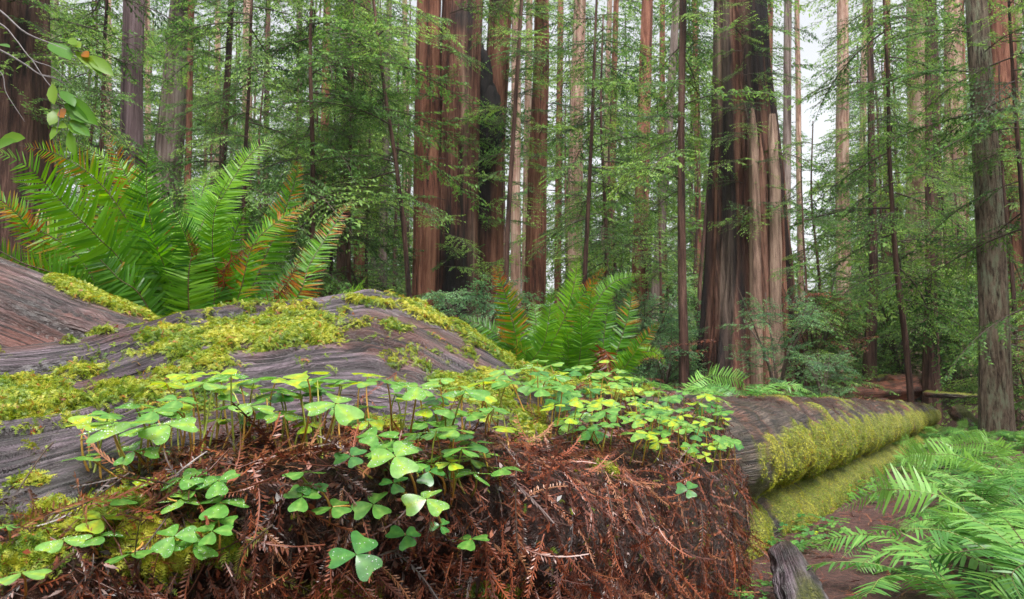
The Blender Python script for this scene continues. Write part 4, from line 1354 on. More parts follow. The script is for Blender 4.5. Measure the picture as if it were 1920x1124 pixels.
FSETS = [round_fern(0.70, 9, 301, 1.05), round_fern(0.64, 8, 302, 1.15, tint=0.5), round_fern(0.74, 9, 303, 1.0, tint=0.7), round_fern(0.60, 8, 304, 1.2, tint=0.6)]


def fern_at(x, y, k, sc, rz, label, group, dz=0.0, name='sword_fern'):
    t = thing(name, label, 'fern', (x, y, float(G(x, y)) + dz), group, rz)
    for me in FSETS[k % len(FSETS)]:
        o = link('frond', me, t); o.scale = (sc,) * 3
    return t


RF = [  # picture place of crown centre, depth, scale
    (1820, 1130, 2.4, 0.85, 'pale fern fanned widely at the bottom edge, beside the grey stump'),
    (1950, 1150, 2.5, 1.0, 'large wet fern filling the bottom corner of the slope'),
    (1915, 1090, 2.9, 1.05, 'wet fern cut by the frame edge just above the corner fern'),
    (1830, 1010, 3.3, 0.85, 'arching fern overhanging the reddish path, nearest it'),
    (1915, 985, 3.7, 1.0, None),
    (1835, 915, 4.3, 0.95, None),
    (1905, 880, 4.8, 1.1, None),
    (1805, 880, 4.7, 0.75, 'small fern on the path edge opposite the lower bulge of the log'),
    (1850, 850, 5.6, 1.05, None),
    (1800, 838, 6.0, 0.9, None),
    (1925, 825, 6.4, 1.1, None),
    (1815, 815, 7.0, 1.0, None),
    (1725, 822, 6.8, 0.7, 'farthest small fern spilling over the path by the log'),
    (1880, 800, 8.0, 1.0, None), (1720, 795, 8.6, .75, None), (1790, 790, 9.6, .95, None), (1745, 778, 11.0, .9, None), (1835, 785, 10.2, .9, None), (1800, 775, 12.4, .9, None), (1915, 790, 9.6, 1.1, None),
]
for i, (x, y, d, sc, lab) in enumerate(RF):
    w = P(x, y, d)
    fern_at(w[0], w[1], i, sc, i * 1.7, lab or 'pale green fern in the dense bank of ferns between path and lichened trunk', 'ferns along the path')
BF = [
    (1400, 748, 6.6, 1.15, 'broad pale fern on the ground just behind the long log, below the splintered redwood'),
    (1310, 748, 7.0, 0.9, 'smaller low fern beside the broad one behind the long log'),
    (1245, 748, 6.2, 0.8, 'low fern behind the clover patch, nearest the upright fern with orange tips'),
    (1362, 742, 8.6, 1.1, 'tall-fronded fern rising behind the broad pale one'),
    (1490, 750, 7.6, 0.95, 'fern with drooping fronds next to the bluish sapling behind the log'),
]
for i, (x, y, d, sc, lab) in enumerate(BF):
    w = P(x, y, d)
    fern_at(w[0], w[1], i + 1, sc, i * 2.1, lab, 'ferns behind the long log')
w = P(1490, 985, 3.35)
fern_at(w[0], w[1], 3, 0.3, 0.4, 'tiny fern at the foot of the mossy log', None)
r_ = np.random.default_rng(77)
k = 0
while k < 34:
    y = r_.uniform(6, 22); x = r_.uniform(-0.62, 0.66) * y
    t_, s_ = log_st(x, y)
    if -1.8 < s_ < 1.4 and -2 < t_ < 15:
        continue
    if abs(x - P(1075, 742, 4.4)[0]) < 0.5 and y < 6.5:
        continue
    fern_at(x, y, k, r_.uniform(0.8, 1.5), r_.random() * 6, 'low fern in the shade among the redwood trunks', 'ferns on the forest floor')
    k += 1

# ------------------------------------------------------------------ boughs and crowns
def bough(seed, L_=2.4, leaf=0.085, lw=0.36, skip=0.25, dens=1.0, up=0.12, droop=0.38, wood=True, sidef=0.48):
    """flat layered redwood bough along +X: wood tubes and leaf-sized needle twigs"""
    r = np.random.default_rng(seed)
    mb = MB()
    n = 16
    t = np.linspace(0, 1, n)
    cy = r.normal() * 0.12
    ax = st(L_ * t, L_ * cy * t * t, L_ * (up * t - droop * t * t) + 0 * t)
    if wood:
        tube(mb, ax, np.linspace(0.010, 0.002, n) * (0.5 + L_ * 0.5), 4, 1)
    nb = max(5, int(L_ / (leaf * 0.95) * dens))
    B0, D0, S0, TT = [], [], [], []
    for i in range(nb):
        tb = 0.12 + 0.88 * (i + r.random()) / nb
        sg = 1 if i % 2 else -1
        p = np.array([np.interp(tb, t, ax[:, k]) for k in range(3)])
        l = L_ * sidef * (1 - tb) ** 0.8 * r.uniform(0.55, 1.2) + leaf * 1.2
        a = sg * math.radians(r.uniform(35, 70))
        d = np.array([math.cos(a), math.sin(a), r.normal() * 0.12])
        dr = r.uniform(0.1, 0.5)
        if wood and l > 0.3:
            e = np.array([p, p + d * l * 0.5 - np.array([0, 0, dr * l * 0.15]), p + d * l * 0.9 - np.array([0, 0, dr * l * 0.5])])
            tube(mb, e, np.array([0.006, 0.004, 0.0015]) * (0.4 + L_ * 0.3), 3, 1)
        m = max(2, int(l / (leaf * 0.42)))
        for j in range(m):
            u = (j + r.random()) / m
            q = p + d * l * u - np.array([0, 0, dr * l * 0.55 * u * u])
            s2 = 1 if j % 2 else -1
            aa = a + s2 * math.radians(r.uniform(25, 65))
            if r.random() < skip:
                continue
            B0.append(q); D0.append((math.cos(aa), math.sin(aa), -0.25 - 0.3 * u + r.normal() * 0.25)); S0.append(leaf * r.uniform(0.6, 1.25)); TT.append(u)
    B0, D0, S0 = np.array(B0), nrm(np.array(D0)), np.array(S0)
    N0 = np.array([0, 0, 1.0]) + 0.35 * r.normal(size=D0.shape)
    M = frames(D0, N0) * S0[:, None, None]
    leafV = np.array([(0, 0, 0), (.30, lw * .42, .03), (.68, lw * .36, .01), (1, 0, -.08), (.68, -lw * .36, .01), (.30, -lw * .42, .03)])
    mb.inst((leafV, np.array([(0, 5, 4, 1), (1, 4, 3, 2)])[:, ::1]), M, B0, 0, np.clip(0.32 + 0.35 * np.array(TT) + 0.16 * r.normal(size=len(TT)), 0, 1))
    return mb


def fix_leaf(mb):
    return mb


BMID = [bough(400 + i, 2.2, 0.072, 0.42, 0.08) for i in range(7)]
BFAR = [bough(430 + i, 2.6, 0.12, 0.42, 0.12) for i in range(6)]
BNEAR = [bough(460 + i, 1.4, 0.055, 0.34, 0.22) for i in range(5)]
BSH = [bough(480 + i, 0.9, 0.05, 0.5, 0.2, 1.0, 0.3, 0.3) for i in range(6)]


def rot(az, el, roll=0.0):
    ca, sa, ce, se, cr, sr = math.cos(az), math.sin(az), math.cos(el), math.sin(el), math.cos(roll), math.sin(roll)
    Rz = np.array([[ca, -sa, 0], [sa, ca, 0], [0, 0, 1]]); Ry = np.array([[ce, 0, -se], [0, 1, 0], [se, 0, ce]])
    Rx = np.array([[1, 0, 0], [0, cr, -sr], [0, sr, cr]])
    return Rz @ Ry @ Rx


def crown(protos, n, z0, z1, s0, s1, seed, el=(-0.35, 0.15), centre=None, az=None, rad=0.0):
    """many boughs round a stem between two heights; scale runs s0 -> s1 upward"""
    r = np.random.default_rng(seed)
    mb = MB()
    for i in range(n):
        f = (i + r.random()) / n
        z = z0 + (z1 - z0) * f
        a = r.random() * 2 * PI if az is None else r.uniform(*az)
        s = (s0 + (s1 - s0) * f) * r.uniform(0.55, 1.2)
        c = np.zeros(3) if centre is None else np.array(centre(z))
        c = c + rad * np.array([math.cos(a), math.sin(a), 0])
        c[2] = z
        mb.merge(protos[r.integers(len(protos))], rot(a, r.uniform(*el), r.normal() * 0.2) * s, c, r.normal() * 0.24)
    return mb


# ------------------------------------------------------------------ trunks
def trunk_mb(pts, y, seg, seed, flute=0.10, top=None, flare=0.35, dz=None, base=None, step=0.25, burn=None, pale=None, lean_fix=None, freq=3.0, fine=0.05):
    """tapered trunk through picture positions (px, py, width px) at y metres; returns mesh builder, base point, axis function"""
    pw = []
    for (x, py_, w) in pts:
        q = P(x, py_, y); q2 = P(x + w, py_, y)
        pw.append((q[2], q[0], (q2[0] - q[0]) / 2))
    pw = sorted(pw)
    zz, xx, rr = map(np.array, zip(*pw))
    xb = np.interp(zz[0], zz, xx)
    gz = float(G(xb, y)) if base is None else base
    ztop = top or min(1.25 * (ZC + 0.52 * y) + 2.0, 42.0)
    sl = (xx[-1] - xx[0]) / max(0.5, zz[-1] - zz[0]); rs = min(-0.004, (rr[-1] - rr[0]) / max(0.5, zz[-1] - zz[0]))

    def ax_x(z):
        z = np.asarray(z, float)
        v = np.interp(z, zz, xx)
        v = np.where(z > zz[-1], xx[-1] + sl * (z - zz[-1]), v)
        return np.where(z < zz[0], xx[0] + sl * 0.5 * (z - zz[0]), v)

    def ax_r(z):
        z = np.asarray(z, float)
        v = np.interp(z, zz, rr)
        v = np.where(z > zz[-1], np.maximum(rr[-1] + max(rs, -0.012) * (z - zz[-1]), rr[-1] * 0.5), v)
        return v * (1 + flare * np.exp(-np.maximum(z - gz, 0) / (0.5 + 1.2 * rr[0])))
    z = np.arange(gz - 0.3, ztop + step, step)
    th = np.arange(seg) * 2 * PI / seg
    TH, Z = np.meshgrid(th, z, indexing='ij')
    R0 = ax_r(Z)
    cx, sy = np.cos(TH), np.sin(TH)
    fl = fbm(st(cx * freq + seed, sy * freq, Z * 0.10), 3, seed) - 0.5
    fi = np.abs(fbm(st(cx * freq * 5, sy * freq * 5, Z * 0.3), 3, seed + 5) - 0.5)
    R = R0 * (1 + flute * 1.8 * fl - fine * 2.6 * np.clip(0.12 - fi, 0, 1) / 0.12 * 0.5 + flute * 0.6 * (fbm(st(cx * 1.5, sy * 1.5, Z * 0.7), 2, seed + 8) - 0.5))
    wob = 0.25 * ax_r(Z) * (fbm(st(0 * Z, 0 * Z, Z * 0.35), 2, seed + 2) - 0.5)
    xb = float(ax_x(gz))
    W = st(ax_x(Z) + R * cx + wob - xb, R * sy, Z - gz)
    mb = MB()
    mb.add(W.reshape(-1, 3), grid_faces(seg, len(z), True))
    PXw, PYw = proj(W + np.array([xb, y, gz]))
    if burn:
        mb.X['burn'] = np.clip(burn(PXw, PYw, fl, W), 0, 1).ravel()
    if pale:
        mb.X['pale'] = np.clip(pale(PXw, PYw, fl, W), 0, 1).ravel()
    return mb, np.array([xb, y, gz]), ax_x, ax_r, ztop


def tree(label, pts, y, mat, seed, cr=None, seg=None, group=None, cat='tree', name='redwood_tree', sprays=M_SPRAY, **kw):
    """cr: (prototypes, boughs, py range low/high, scale low, scale high)"""
    w = np.mean([p[2] for p in pts])
    seg = seg or int(np.clip(w * 1.2, 12, 110))
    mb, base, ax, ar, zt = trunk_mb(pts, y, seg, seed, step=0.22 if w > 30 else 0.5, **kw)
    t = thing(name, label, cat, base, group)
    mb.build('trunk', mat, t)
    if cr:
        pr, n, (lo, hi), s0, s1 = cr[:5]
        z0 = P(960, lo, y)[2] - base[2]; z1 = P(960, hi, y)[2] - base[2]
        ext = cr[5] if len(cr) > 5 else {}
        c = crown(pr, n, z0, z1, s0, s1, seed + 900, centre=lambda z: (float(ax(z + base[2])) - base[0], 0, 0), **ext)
        c.build('crown', [sprays, M_TWIG], t)
    return t, base, ax, ar


FR = {'az': (PI * 1.02, PI * 1.98)}      # boughs reaching towards the viewer
TR = 'redwood trunks through the forest'

tree('huge dark furrowed redwood trunk cut by the frame edge behind the tall fern', [(-25, 0, 200), (-30, 360, 215)], 9.5, B_DARK, 11, (BNEAR, 34, (260, -60), 1.0, 1.2, {'az': (PI * 1.3, PI * 2.2), 'rad': 0.5}), group=TR, flute=0.14)
tree('smooth violet-brown trunk leaning gently, rising behind the tall fern', [(252, 0, 37), (247, 140, 37), (247, 270, 40)], 13, B_VIOL, 12, None, group=TR, flute=0.04)
tree('reddish furrowed redwood with sprays crossing it, beside a thin dark stem', [(342, 0, 42), (330, 130, 44), (319, 260, 50)], 20, B_GREY, 13, (BMID, 20, (300, -120), 0.7, 0.9, FR), group=TR)
tree('thin straight brown stem touching the furrowed redwood behind the tall fern', [(358, 0, 11), (354, 280, 12)], 19, B_RED, 14, (BMID, 22, (250, -100), 0.9, 0.8), group=TR, flute=0.05)
tree('slender black stem rising from the middle of the tall fern', [(434, 0, 11), (427, 150, 12), (420, 260, 14)], 15, B_DARK, 15, (BMID, 26, (420, -120), 0.9, 0.9), group=TR, flute=0.05)
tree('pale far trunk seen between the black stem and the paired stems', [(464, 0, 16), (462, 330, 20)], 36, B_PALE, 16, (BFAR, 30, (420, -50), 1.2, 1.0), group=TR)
tree('thin brown trunk half veiled in sprays, third before the big burnt redwood', [(613, 0, 13), (609, 240, 15), (600, 480, 17)], 25, B_RED, 17, (BFAR, 30, (500, -60), 1.0, 1.0), group=TR)
tree('straight dark brown trunk ending beside the rusty tips of the tall fern', [(655, 0, 14), (648, 240, 16), (641, 490, 19)], 17, B_DARK, 18, (BMID, 30, (420, -100), 1.0, 1.0), group=TR, flute=0.06)
tree('red-brown trunk standing just past the dark one by the rusty fern tips', [(684, 0, 20), (681, 220, 23), (676, 500, 27)], 26, B_RED, 19, (BFAR, 24, (300, -60), 1.0, 1.0), group=TR)
tree('thin grey-brown trunk, nearer of two slim ones before the big burnt redwood', [(730, 0, 10), (722, 300, 14), (716, 540, 18)], 24, B_GREY, 20, (BFAR, 24, (560, -60), 0.9, 1.0), group=TR)
tree('black crooked stem leaning towards the burnt redwood\'s base', [(722, 180, 7), (742, 300, 8), (758, 430, 9), (768, 560, 10)], 14, B_DARK, 21, (BMID, 22, (430, -40), 1.0, 0.9), group=TR, flute=0.05)


# big burnt double redwood
def burnA(PX, PY, fl, W):
    a = sstep(816, 832, PX + (fl * 60)) * (1 - sstep(872, 888, PX + fl * 40)) * sstep(330, 480, PY + fl * 300)
    b_ = blob(PX, PY, 868, 30, 20, 22) * 1.5
    c = sstep(0.05, 0.2, fl) * 0.55
    return a + b_ + c


t, base, ax, ar = tree('massive burnt redwood with two fused trunks and charred base in the centre', [(866, 0, 80), (858, 200, 82), (854, 400, 82), (853, 600, 84)], 17, B_GIANT, 22, None, seg=130, group=TR, flute=0.16, burn=burnA,
                       pale=lambda X, Y, fl, W: 0.35 * blob(X, Y, 872, 190, 8, 130) + 0.4 * blob(X, Y, 886, 480, 5, 90))
mb, b2, ax2, ar2, _ = trunk_mb([(806, 0, 46), (801, 280, 48), (796, 590, 50)], 16.6, 70, 23, flute=0.10)
mb.build('trunk', B_RED, t, b2 - base)
c = crown(BMID, 17, P(0, 560, 16)[2], P(0, -60, 16)[2], 0.75, 0.9, 24, centre=lambda z: (float(ax(z)) - base[0] - 0.2, -0.5, 0), az=(PI * 0.95, PI * 2.05))
c.build('crown', [M_SPRAY, M_TWIG], t, (0, 0, -base[2]))


def burnB(PX, PY, fl, W):
    return 1.2 * blob(PX, PY, 905, 330, 26, 150) + 0.9 * blob(PX, PY, 935, 0, 20, 40) + 0.6 * blob(PX, PY, 885, 560, 60, 60)


t, base, ax, ar = tree('red-brown redwood with a charred hollow, close beside the massive burnt one', [(940, 0, 42), (932, 150, 44), (922, 320, 46), (915, 560, 52)], 17.6, B_RED, 25, (BMID, 20, (540, -60), 0.8, 0.8, FR), group=TR, burn=burnB)
# charred broken burl clinging to its side
mb = MB()
for (bx, by, rw, rh, sd) in [(905, 150, 16, 60, 1), (912, 215, 26, 60, 2), (900, 120, 11, 34, 3), (925, 240, 20, 50, 4)]:
    c = P(bx, by, 17.1) - base
    th, ph = np.meshgrid(np.linspace(0, 2 * PI, 40, endpoint=False), np.linspace(0, PI, 30), indexing='ij')
    D = st(np.cos(th) * np.sin(ph), np.sin(th) * np.sin(ph), np.cos(ph))
    k = 0.65 + 0.8 * fbm(D * 2.6 * np.array([1, 1, 0.8]) + sd * 5, 4, sd)
    V = c + D * k[..., None] * np.array([rw / F * 17, 0.28, rh / F * 17])
    mb.add(V.reshape(-1, 3), grid_faces(40, 30, True))
mb.X['burn'] = np.full(mb.n, 0.97)
o = mb.build('charred_burl', B_DARK, t)

tree('thin dark stem leaning past the charred hollow redwood', [(978, 0, 7), (968, 160, 8), (953, 400, 9)], 15.5, B_DARK, 26, (BMID, 14, (330, -80), 0.7, 0.8), group=TR, flute=0.04)
tree('pale pinkish trunk showing behind the leaning dark stem', [(968, 0, 17), (966, 560, 20)], 30, B_PALE, 27, None, group=TR)
tree('narrow pale trunk close behind the straight red-brown redwood', [(990, 200, 14), (985, 560, 16)], 33, B_PALE, 28, (BFAR, 16, (300, 0), 1.0, 1.0), group=TR)
tree('straight red-brown redwood of medium girth behind the orange-tipped fern', [(1016, 0, 27), (1013, 180, 31), (1008, 360, 36), (1002, 570, 42)], 18, B_RED, 29, (BMID, 16, (330, -60), 0.7, 0.8, FR), group=TR)
tree('pale fluted redwood directly above the upright glossy fern', [(1087, 0, 23), (1080, 280, 26), (1076, 520, 32)], 25, B_PALE, 30, (BFAR, 14, (420, -60), 0.8, 0.9, FR), group=TR)
tree('needle-thin black stem leaning beside the pale fluted redwood', [(1117, 40, 5), (1108, 280, 7), (1096, 520, 9)], 15, B_DARK, 31, (BMID, 16, (420, 60), 0.8, 0.8), group=TR, flute=0.03)
tree('slim brown trunk between the black stem and the tall red-brown redwood', [(1155, 0, 10), (1149, 250, 13), (1142, 520, 16)], 29, B_RED, 32, (BFAR, 26, (470, -60), 1.1, 1.0), group=TR)
tree('tall clean red-brown redwood with bushy sprays round its base', [(1214, 0, 20), (1208, 200, 24), (1202, 440, 28), (1200, 600, 34)], 21, B_RED, 33, (BMID, 26, (640, 380), 1.0, 0.7), group=TR)
tree('tan mossy trunk leaning across the gap behind the tall clean redwood', [(1268, 0, 14), (1256, 220, 16), (1240, 430, 18), (1226, 600, 21)], 24, B_GREY, 34, (BFAR, 22, (420, -60), 1.0, 1.0), group=TR)
tree('dark slender trunk with its foot showing above the clover carpet', [(1281, 0, 13), (1277, 250, 13), (1279, 500, 16), (1283, 700, 18)], 12.5, B_DARK, 35, (BMID, 22, (360, -120), 0.8, 0.8), group=TR, flute=0.05)
tree('thin leaning dead stem close to the splintered giant', [(1330, 330, 6), (1313, 520, 8)], 18, B_DARK, 36, None, group=TR, flute=0.03)


# splintered giant
def burnG(PX, PY, fl, W):
    return 1.0 * blob(PX, PY, 1412, 130, 18, 260) + 1.1 * blob(PX, PY, 1368, 360, 12, 160, -5) + 0.9 * blob(PX, PY, 1392, 560, 9, 120) + 0.9 * sstep(0.02, 0.14, fl)


t, base, ax, ar = tree('splintered giant redwood with pale broken slabs against its dark furrowed trunk',
                       [(1382, 0, 92), (1388, 150, 104), (1398, 330, 132), (1402, 500, 148), (1403, 640, 156)], 13, B_GIANT, 37, None, seg=150, group=TR, flute=0.20, burn=burnG, freq=2.6, fine=0.09,
                       pale=lambda X, Y, fl, W: 0.55 * blob(X, Y, 1350, 60, 16, 140) + 0.45 * blob(X, Y, 1362, 520, 14, 110) + 0.12 * sstep(0.06, 0.16, -fl))
for (x0, x1, ytop, ybot, yy, pal, lab) in [(1404, 1420, 203, 690, 12.2, 0.6, 'tall thin pale splinter'), (1421, 1441, 250, 690, 12.27, 0.25, None), (1438, 1461, 214, 690, 12.2, 0.72, 'broad pale splinter slab'),
                                           (1458, 1472, 330, 690, 12.45, 0.1, 'dark splinter')]:
    nz_ = 60
    zs = np.linspace(P(0, ybot, yy)[2] - 0.4, P(0, ytop, yy)[2], nz_)
    th = np.arange(16) * 2 * PI / 16
    TH, Z = np.meshgrid(th, zs, indexing='ij')
    xc = P((x0 + x1) / 2, (ytop + ybot) / 2, yy)[0]; hw = (x1 - x0) / 2 * yy / F
    k = (Z - zs[0]) / (zs[-1] - zs[0])
    jag = sstep(0.80, 1.0, k + 0.25 * (vnoise(st(np.cos(TH) * 2, np.sin(TH) * 2, 0 * TH + x0), 3) - 0.5))
    R = (1.22 - 0.3 * k) * (1 - 0.93 * jag) * (1 + 0.9 * (fbm(st(np.cos(TH) * 3 + x0, np.sin(TH) * 3, Z * 0.5), 3, 7) - 0.5))
    W = st(xc + hw * R * np.cos(TH) + 0.05 * (fbm(st(0 * Z + x0, 0 * Z, Z * 0.5), 2, 3) - 0.5) + (0.04 * k if pal > .3 else -0.1 * k * 0), yy + 0.11 * R * np.sin(TH), Z) - base
    mb = MB(); mb.add(W.reshape(-1, 3), grid_faces(16, nz_, True))
    mb.X['pale'] = np.full(mb.n, pal)
    o = mb.build('splinter', B_RED, t)
    if lab:
        o['label'] = lab
c = crown(BNEAR, 30, P(0, 430, 12.3)[2], P(0, -60, 12.3)[2], 0.75, 0.9, 38, centre=lambda z: (float(ax(z)) - base[0] - 0.1, -0.5, 0), az=(PI * 1.0, PI * 1.95))
c.build('crown', [M_SPRAY, M_TWIG], t, (0, 0, -base[2]))

tree('grey slim trunk just behind the splintered giant', [(1478, 0, 14), (1476, 260, 16), (1472, 540, 17)], 21, B_GREY, 39, None, group=TR)
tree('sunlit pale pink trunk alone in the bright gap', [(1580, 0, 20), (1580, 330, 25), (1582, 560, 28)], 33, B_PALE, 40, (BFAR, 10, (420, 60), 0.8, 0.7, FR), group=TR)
tree('straight blackish trunk with its dark foot behind the rotten logs', [(1631, 0, 11), (1634, 280, 13), (1639, 520, 16), (1629, 700, 24)], 16, B_DARK, 41, (BMID, 26, (500, -100), 0.9, 0.9), group=TR, flute=0.05)
tree('broad pale furrowed redwood draped with sprays', [(1727, 0, 50), (1731, 200, 54), (1731, 400, 60), (1728, 600, 70)], 23, B_PALE, 42, (BMID, 22, (560, -80), 0.9, 0.8, FR), group=TR, flute=0.14)
tree('dark narrow trunk pressed against the broad pale redwood', [(1748, 0, 14), (1753, 260, 17), (1756, 560, 20)], 21.5, B_DARK, 43, None, group=TR)
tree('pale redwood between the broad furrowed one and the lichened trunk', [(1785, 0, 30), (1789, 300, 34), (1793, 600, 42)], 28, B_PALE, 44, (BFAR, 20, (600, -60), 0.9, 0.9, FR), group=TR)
tree('near trunk with greenish grey lichen on its scaly bark, foot among the ferns', [(1829, 0, 36), (1842, 200, 41), (1853, 400, 47), (1862, 600, 50), (1865, 760, 54)], 11.2, B_LICH, 45, (BMID, 9, (330, -60), 0.8, 0.8), group=TR, flute=0.06, flare=0.15)
tree('red-brown redwood standing right behind the lichened trunk', [(1876, 0, 42), (1885, 280, 48), (1893, 560, 54)], 18.5, B_RED, 46, (BMID, 22, (520, -80), 0.9, 0.8), group=TR)
tree('short-looking dark trunk rising from the rotten logs', [(1742, 300, 14), (1746, 520, 20), (1747, 730, 30)], 15.5, B_DARK, 47, (BMID, 22, (600, 330), 0.9, 0.6), group=TR)

# slender filler trees further back
r_ = np.random.default_rng(5)
k = 0
for (x, y, w, m) in [(30, 30, 20, B_RED), (110, 34, 18, B_GREY), (205, 40, 14, B_PALE), (405, 38, 13, B_PALE), (494, 30, 12, B_DARK), (560, 34, 14, B_GREY),
                     (700, 40, 12, B_GREY), (765, 46, 12, B_PALE), (1045, 30, 14, B_RED), (1130, 38, 12, B_PALE), 
                     (1240, 36, 13, B_RED), (1312, 30, 12, B_RED), (1502, 42, 12, B_PALE), (1610, 44, 13, B_PALE), (1662, 34, 14, B_RED),
                     (1815, 38, 13, B_RED), (1910, 30, 15, B_PALE), (1955, 26, 16, B_RED), (-60, 28, 22, B_RED), (280, 46, 12, B_PALE), (870, 40, 14, B_RED), (1440, 40, 13, B_RED)]:
    lean = r_.normal() * 8
    sky = 1490 < x < 1600
    tree('slim distant trunk veiled by green sprays, between the larger redwoods', [(x + lean, 0, w * 0.8), (x, 600, w)], y, m, 60 + k, (BFAR, 12 if sky else 32, (600, 120 if sky else -40), 1.4, 0.8 if sky else 1.35),
         group='slim distant trunks', flute=0.05)
    k += 1

# shared young conifers that fill the space between the trunks
CRM = [crown(BMID, 25, 0.6, 8.5, 1.2, 0.8, 700 + i) for i in range(3)]
CRF = [crown(BFAR, 44, 0.8, 17, 1.35, 0.8, 720 + i) for i in range(4)]
CRMd = [c.data('crown', [M_SPRAY, M_TWIG]) for c in CRM]; CRFd = [c.data('crown', [M_SPRAY, M_TWIG]) for c in CRF]
CRMb = [c.data('crown', [M_SPRAYB, M_TWIG]) for c in CRM[:1]]
CRH = [crown(BMID, 38, 2.0, 9.0, 1.08, 0.85, 740 + i, el=(-0.5, 0.05)).data('crown', [M_SPRAY, M_TWIG]) for i in range(2)]


def stem_data(h, r0, seed):
    mb = MB(); z = np.linspace(-0.3, h, 24)
    rr = np.random.default_rng(seed)
    tube(mb, st(0.04 * h * (fbm(st(0 * z, 0 * z, z * 0.3), 2, seed) - 0.5), 0 * z, z), np.linspace(r0, r0 * 0.25, 24), 8)
    return mb.data('trunk', B_DARK)


STM = [stem_data(9, 0.07, 1), stem_data(9.5, 0.06, 2)]; STF = [stem_data(18, 0.16, 3), stem_data(19, 0.14, 4)]


def conifer(x, y, cd, sd, sc, label, group, rz):
    t = thing('young_conifer', label, 'tree', (x, y, float(G(x, y))), group, rz)
    a = link('trunk', sd, t); a.scale = (sc,) * 3
    a = link('crown', cd, t); a.scale = (sc,) * 3
    return t


k = 0
for (x, y, sc) in [(150, 15, .95), (90, 20, 1.1), (390, 24, 1.2), (545, 21, 1.1), (585, 26, 1.2), (690, 20, 1.0), (740, 24, 1.2), (1060, 24, 1.0), (1150, 22, 1.0), (1240, 19, .8), (1310, 24, 1.0),
                   (1665, 19, .9), (1780, 18, .8), (1800, 24, 1.1), (1900, 15, .8), (1960, 18, 1.1), (1690, 26, 1.1), (30, 16, 1.0), (480, 18, .9), (620, 16, .8)]:
    w = P(x, 600, y)
    conifer(w[0], y, CRMd[k % 3], STM[k % 2], sc, 'young conifer with layered drooping green sprays, among the nearer trunks', 'young conifers among the trunks', k * 1.9)
    k += 1
for (x, y, sc, ch, lab) in [(575, 13.5, 1.0, 0, 'young conifer drooping its layered sprays before the trunks left of the burnt redwood'), (655, 15.5, 1.0, 1, 'young conifer with sweeping sprays just in front of the burnt redwood'),
                        (165, 12.5, .95, 1, 'young conifer hanging its sprays between violet trunk and dark redwood'), (1535, 17.0, .7, 0, 'short young conifer beside the sunlit gap with sprays down to the rotten logs'),
                        (1690, 13.2, .95, 1, 'young conifer draping warm green sprays before the broad pale redwood'), (1930, 10.5, .8, 0, 'young conifer at the frame edge beyond the lichened trunk'),
                        (1510, 12.2, .45, 1, 'waist-high bushy conifer next to the splintered giant'), (1135, 17.5, 1.0, 0, 'young conifer with high sprays behind the upright glossy fern'), (455, 13.0, .9, 1, 'young conifer raising pale sprays behind the tall fern')]:
    w = P(x, 600, y)
    conifer(w[0], y, CRH[ch] if sc > .7 else CRMd[ch], STM[ch], sc, lab, None, y * 3.1)
for i in range(92):
    y = r_.uniform(29, 64); px_ = r_.uniform(-80, 2000)
    sc = r_.uniform(0.8, 1.25) * y / 42
    if 1480 < px_ < 1600:
        if y < 45 and i % 2:
            continue
        sc *= 0.5
    w = P(px_, 620, y)
    conifer(w[0], y, CRFd[i % 4], STF[i % 2], sc, 'hazy green conifer far back in the forest, behind the slim trunks', 'far conifers', r_.random() * 6)


# far woods closing the view
def far_woods():
    r = np.random.default_rng(99)
    mb = MB()
    n = 900
    for i in range(n):
        y = r.uniform(64, 100); px_ = r.uniform(-150, 2070)
        hi = (22 + 9 * math.sin(px_ * 0.031 + 1)) if not 1480 < px_ < 1600 else 16
        hi = hi * (0.7 + 0.3 * math.sin(px_ * 0.021))
        z = r.random() ** 1.5 * hi + 0.5
        w = P(px_, 650, y)
        s = r.uniform(2.4, 4.2)
        mb.merge(BFAR[r.integers(len(BFAR))], rot(r.random() * 6.28, r.uniform(-0.4, 0.2), r.normal() * 0.4) * s, np.array([w[0], y, z + G(w[0], y)]), r.normal() * 0.15)
    # forest carried on unseen beside and behind the viewpoint, added to block low light
    for i in range(330):
        a = r.uniform(PI * 1.0, PI * 2.0)
        d = r.uniform(7, 19)
        x, y = d * math.cos(a), d * math.sin(a) + 1.0
        if abs(x) < 0.95 * y + 5 and y > -3:
            continue
        z = r.random() * (1.0 + d * 0.62)
        mb.merge(BFAR[r.integers(len(BFAR))], rot(r.random() * 6.28, r.uniform(-0.4, 0.2), r.normal() * 0.4) * r.uniform(1.2, 2.0), np.array([x, y, z]), r.normal() * 0.15)
    tag(mb.build('far_woods', [M_SPRAY, M_TWIG]), 'pale hazy mass of distant forest foliage closing the view, with unseen boughs added behind', 'woods', None, 'stuff')


far_woods()

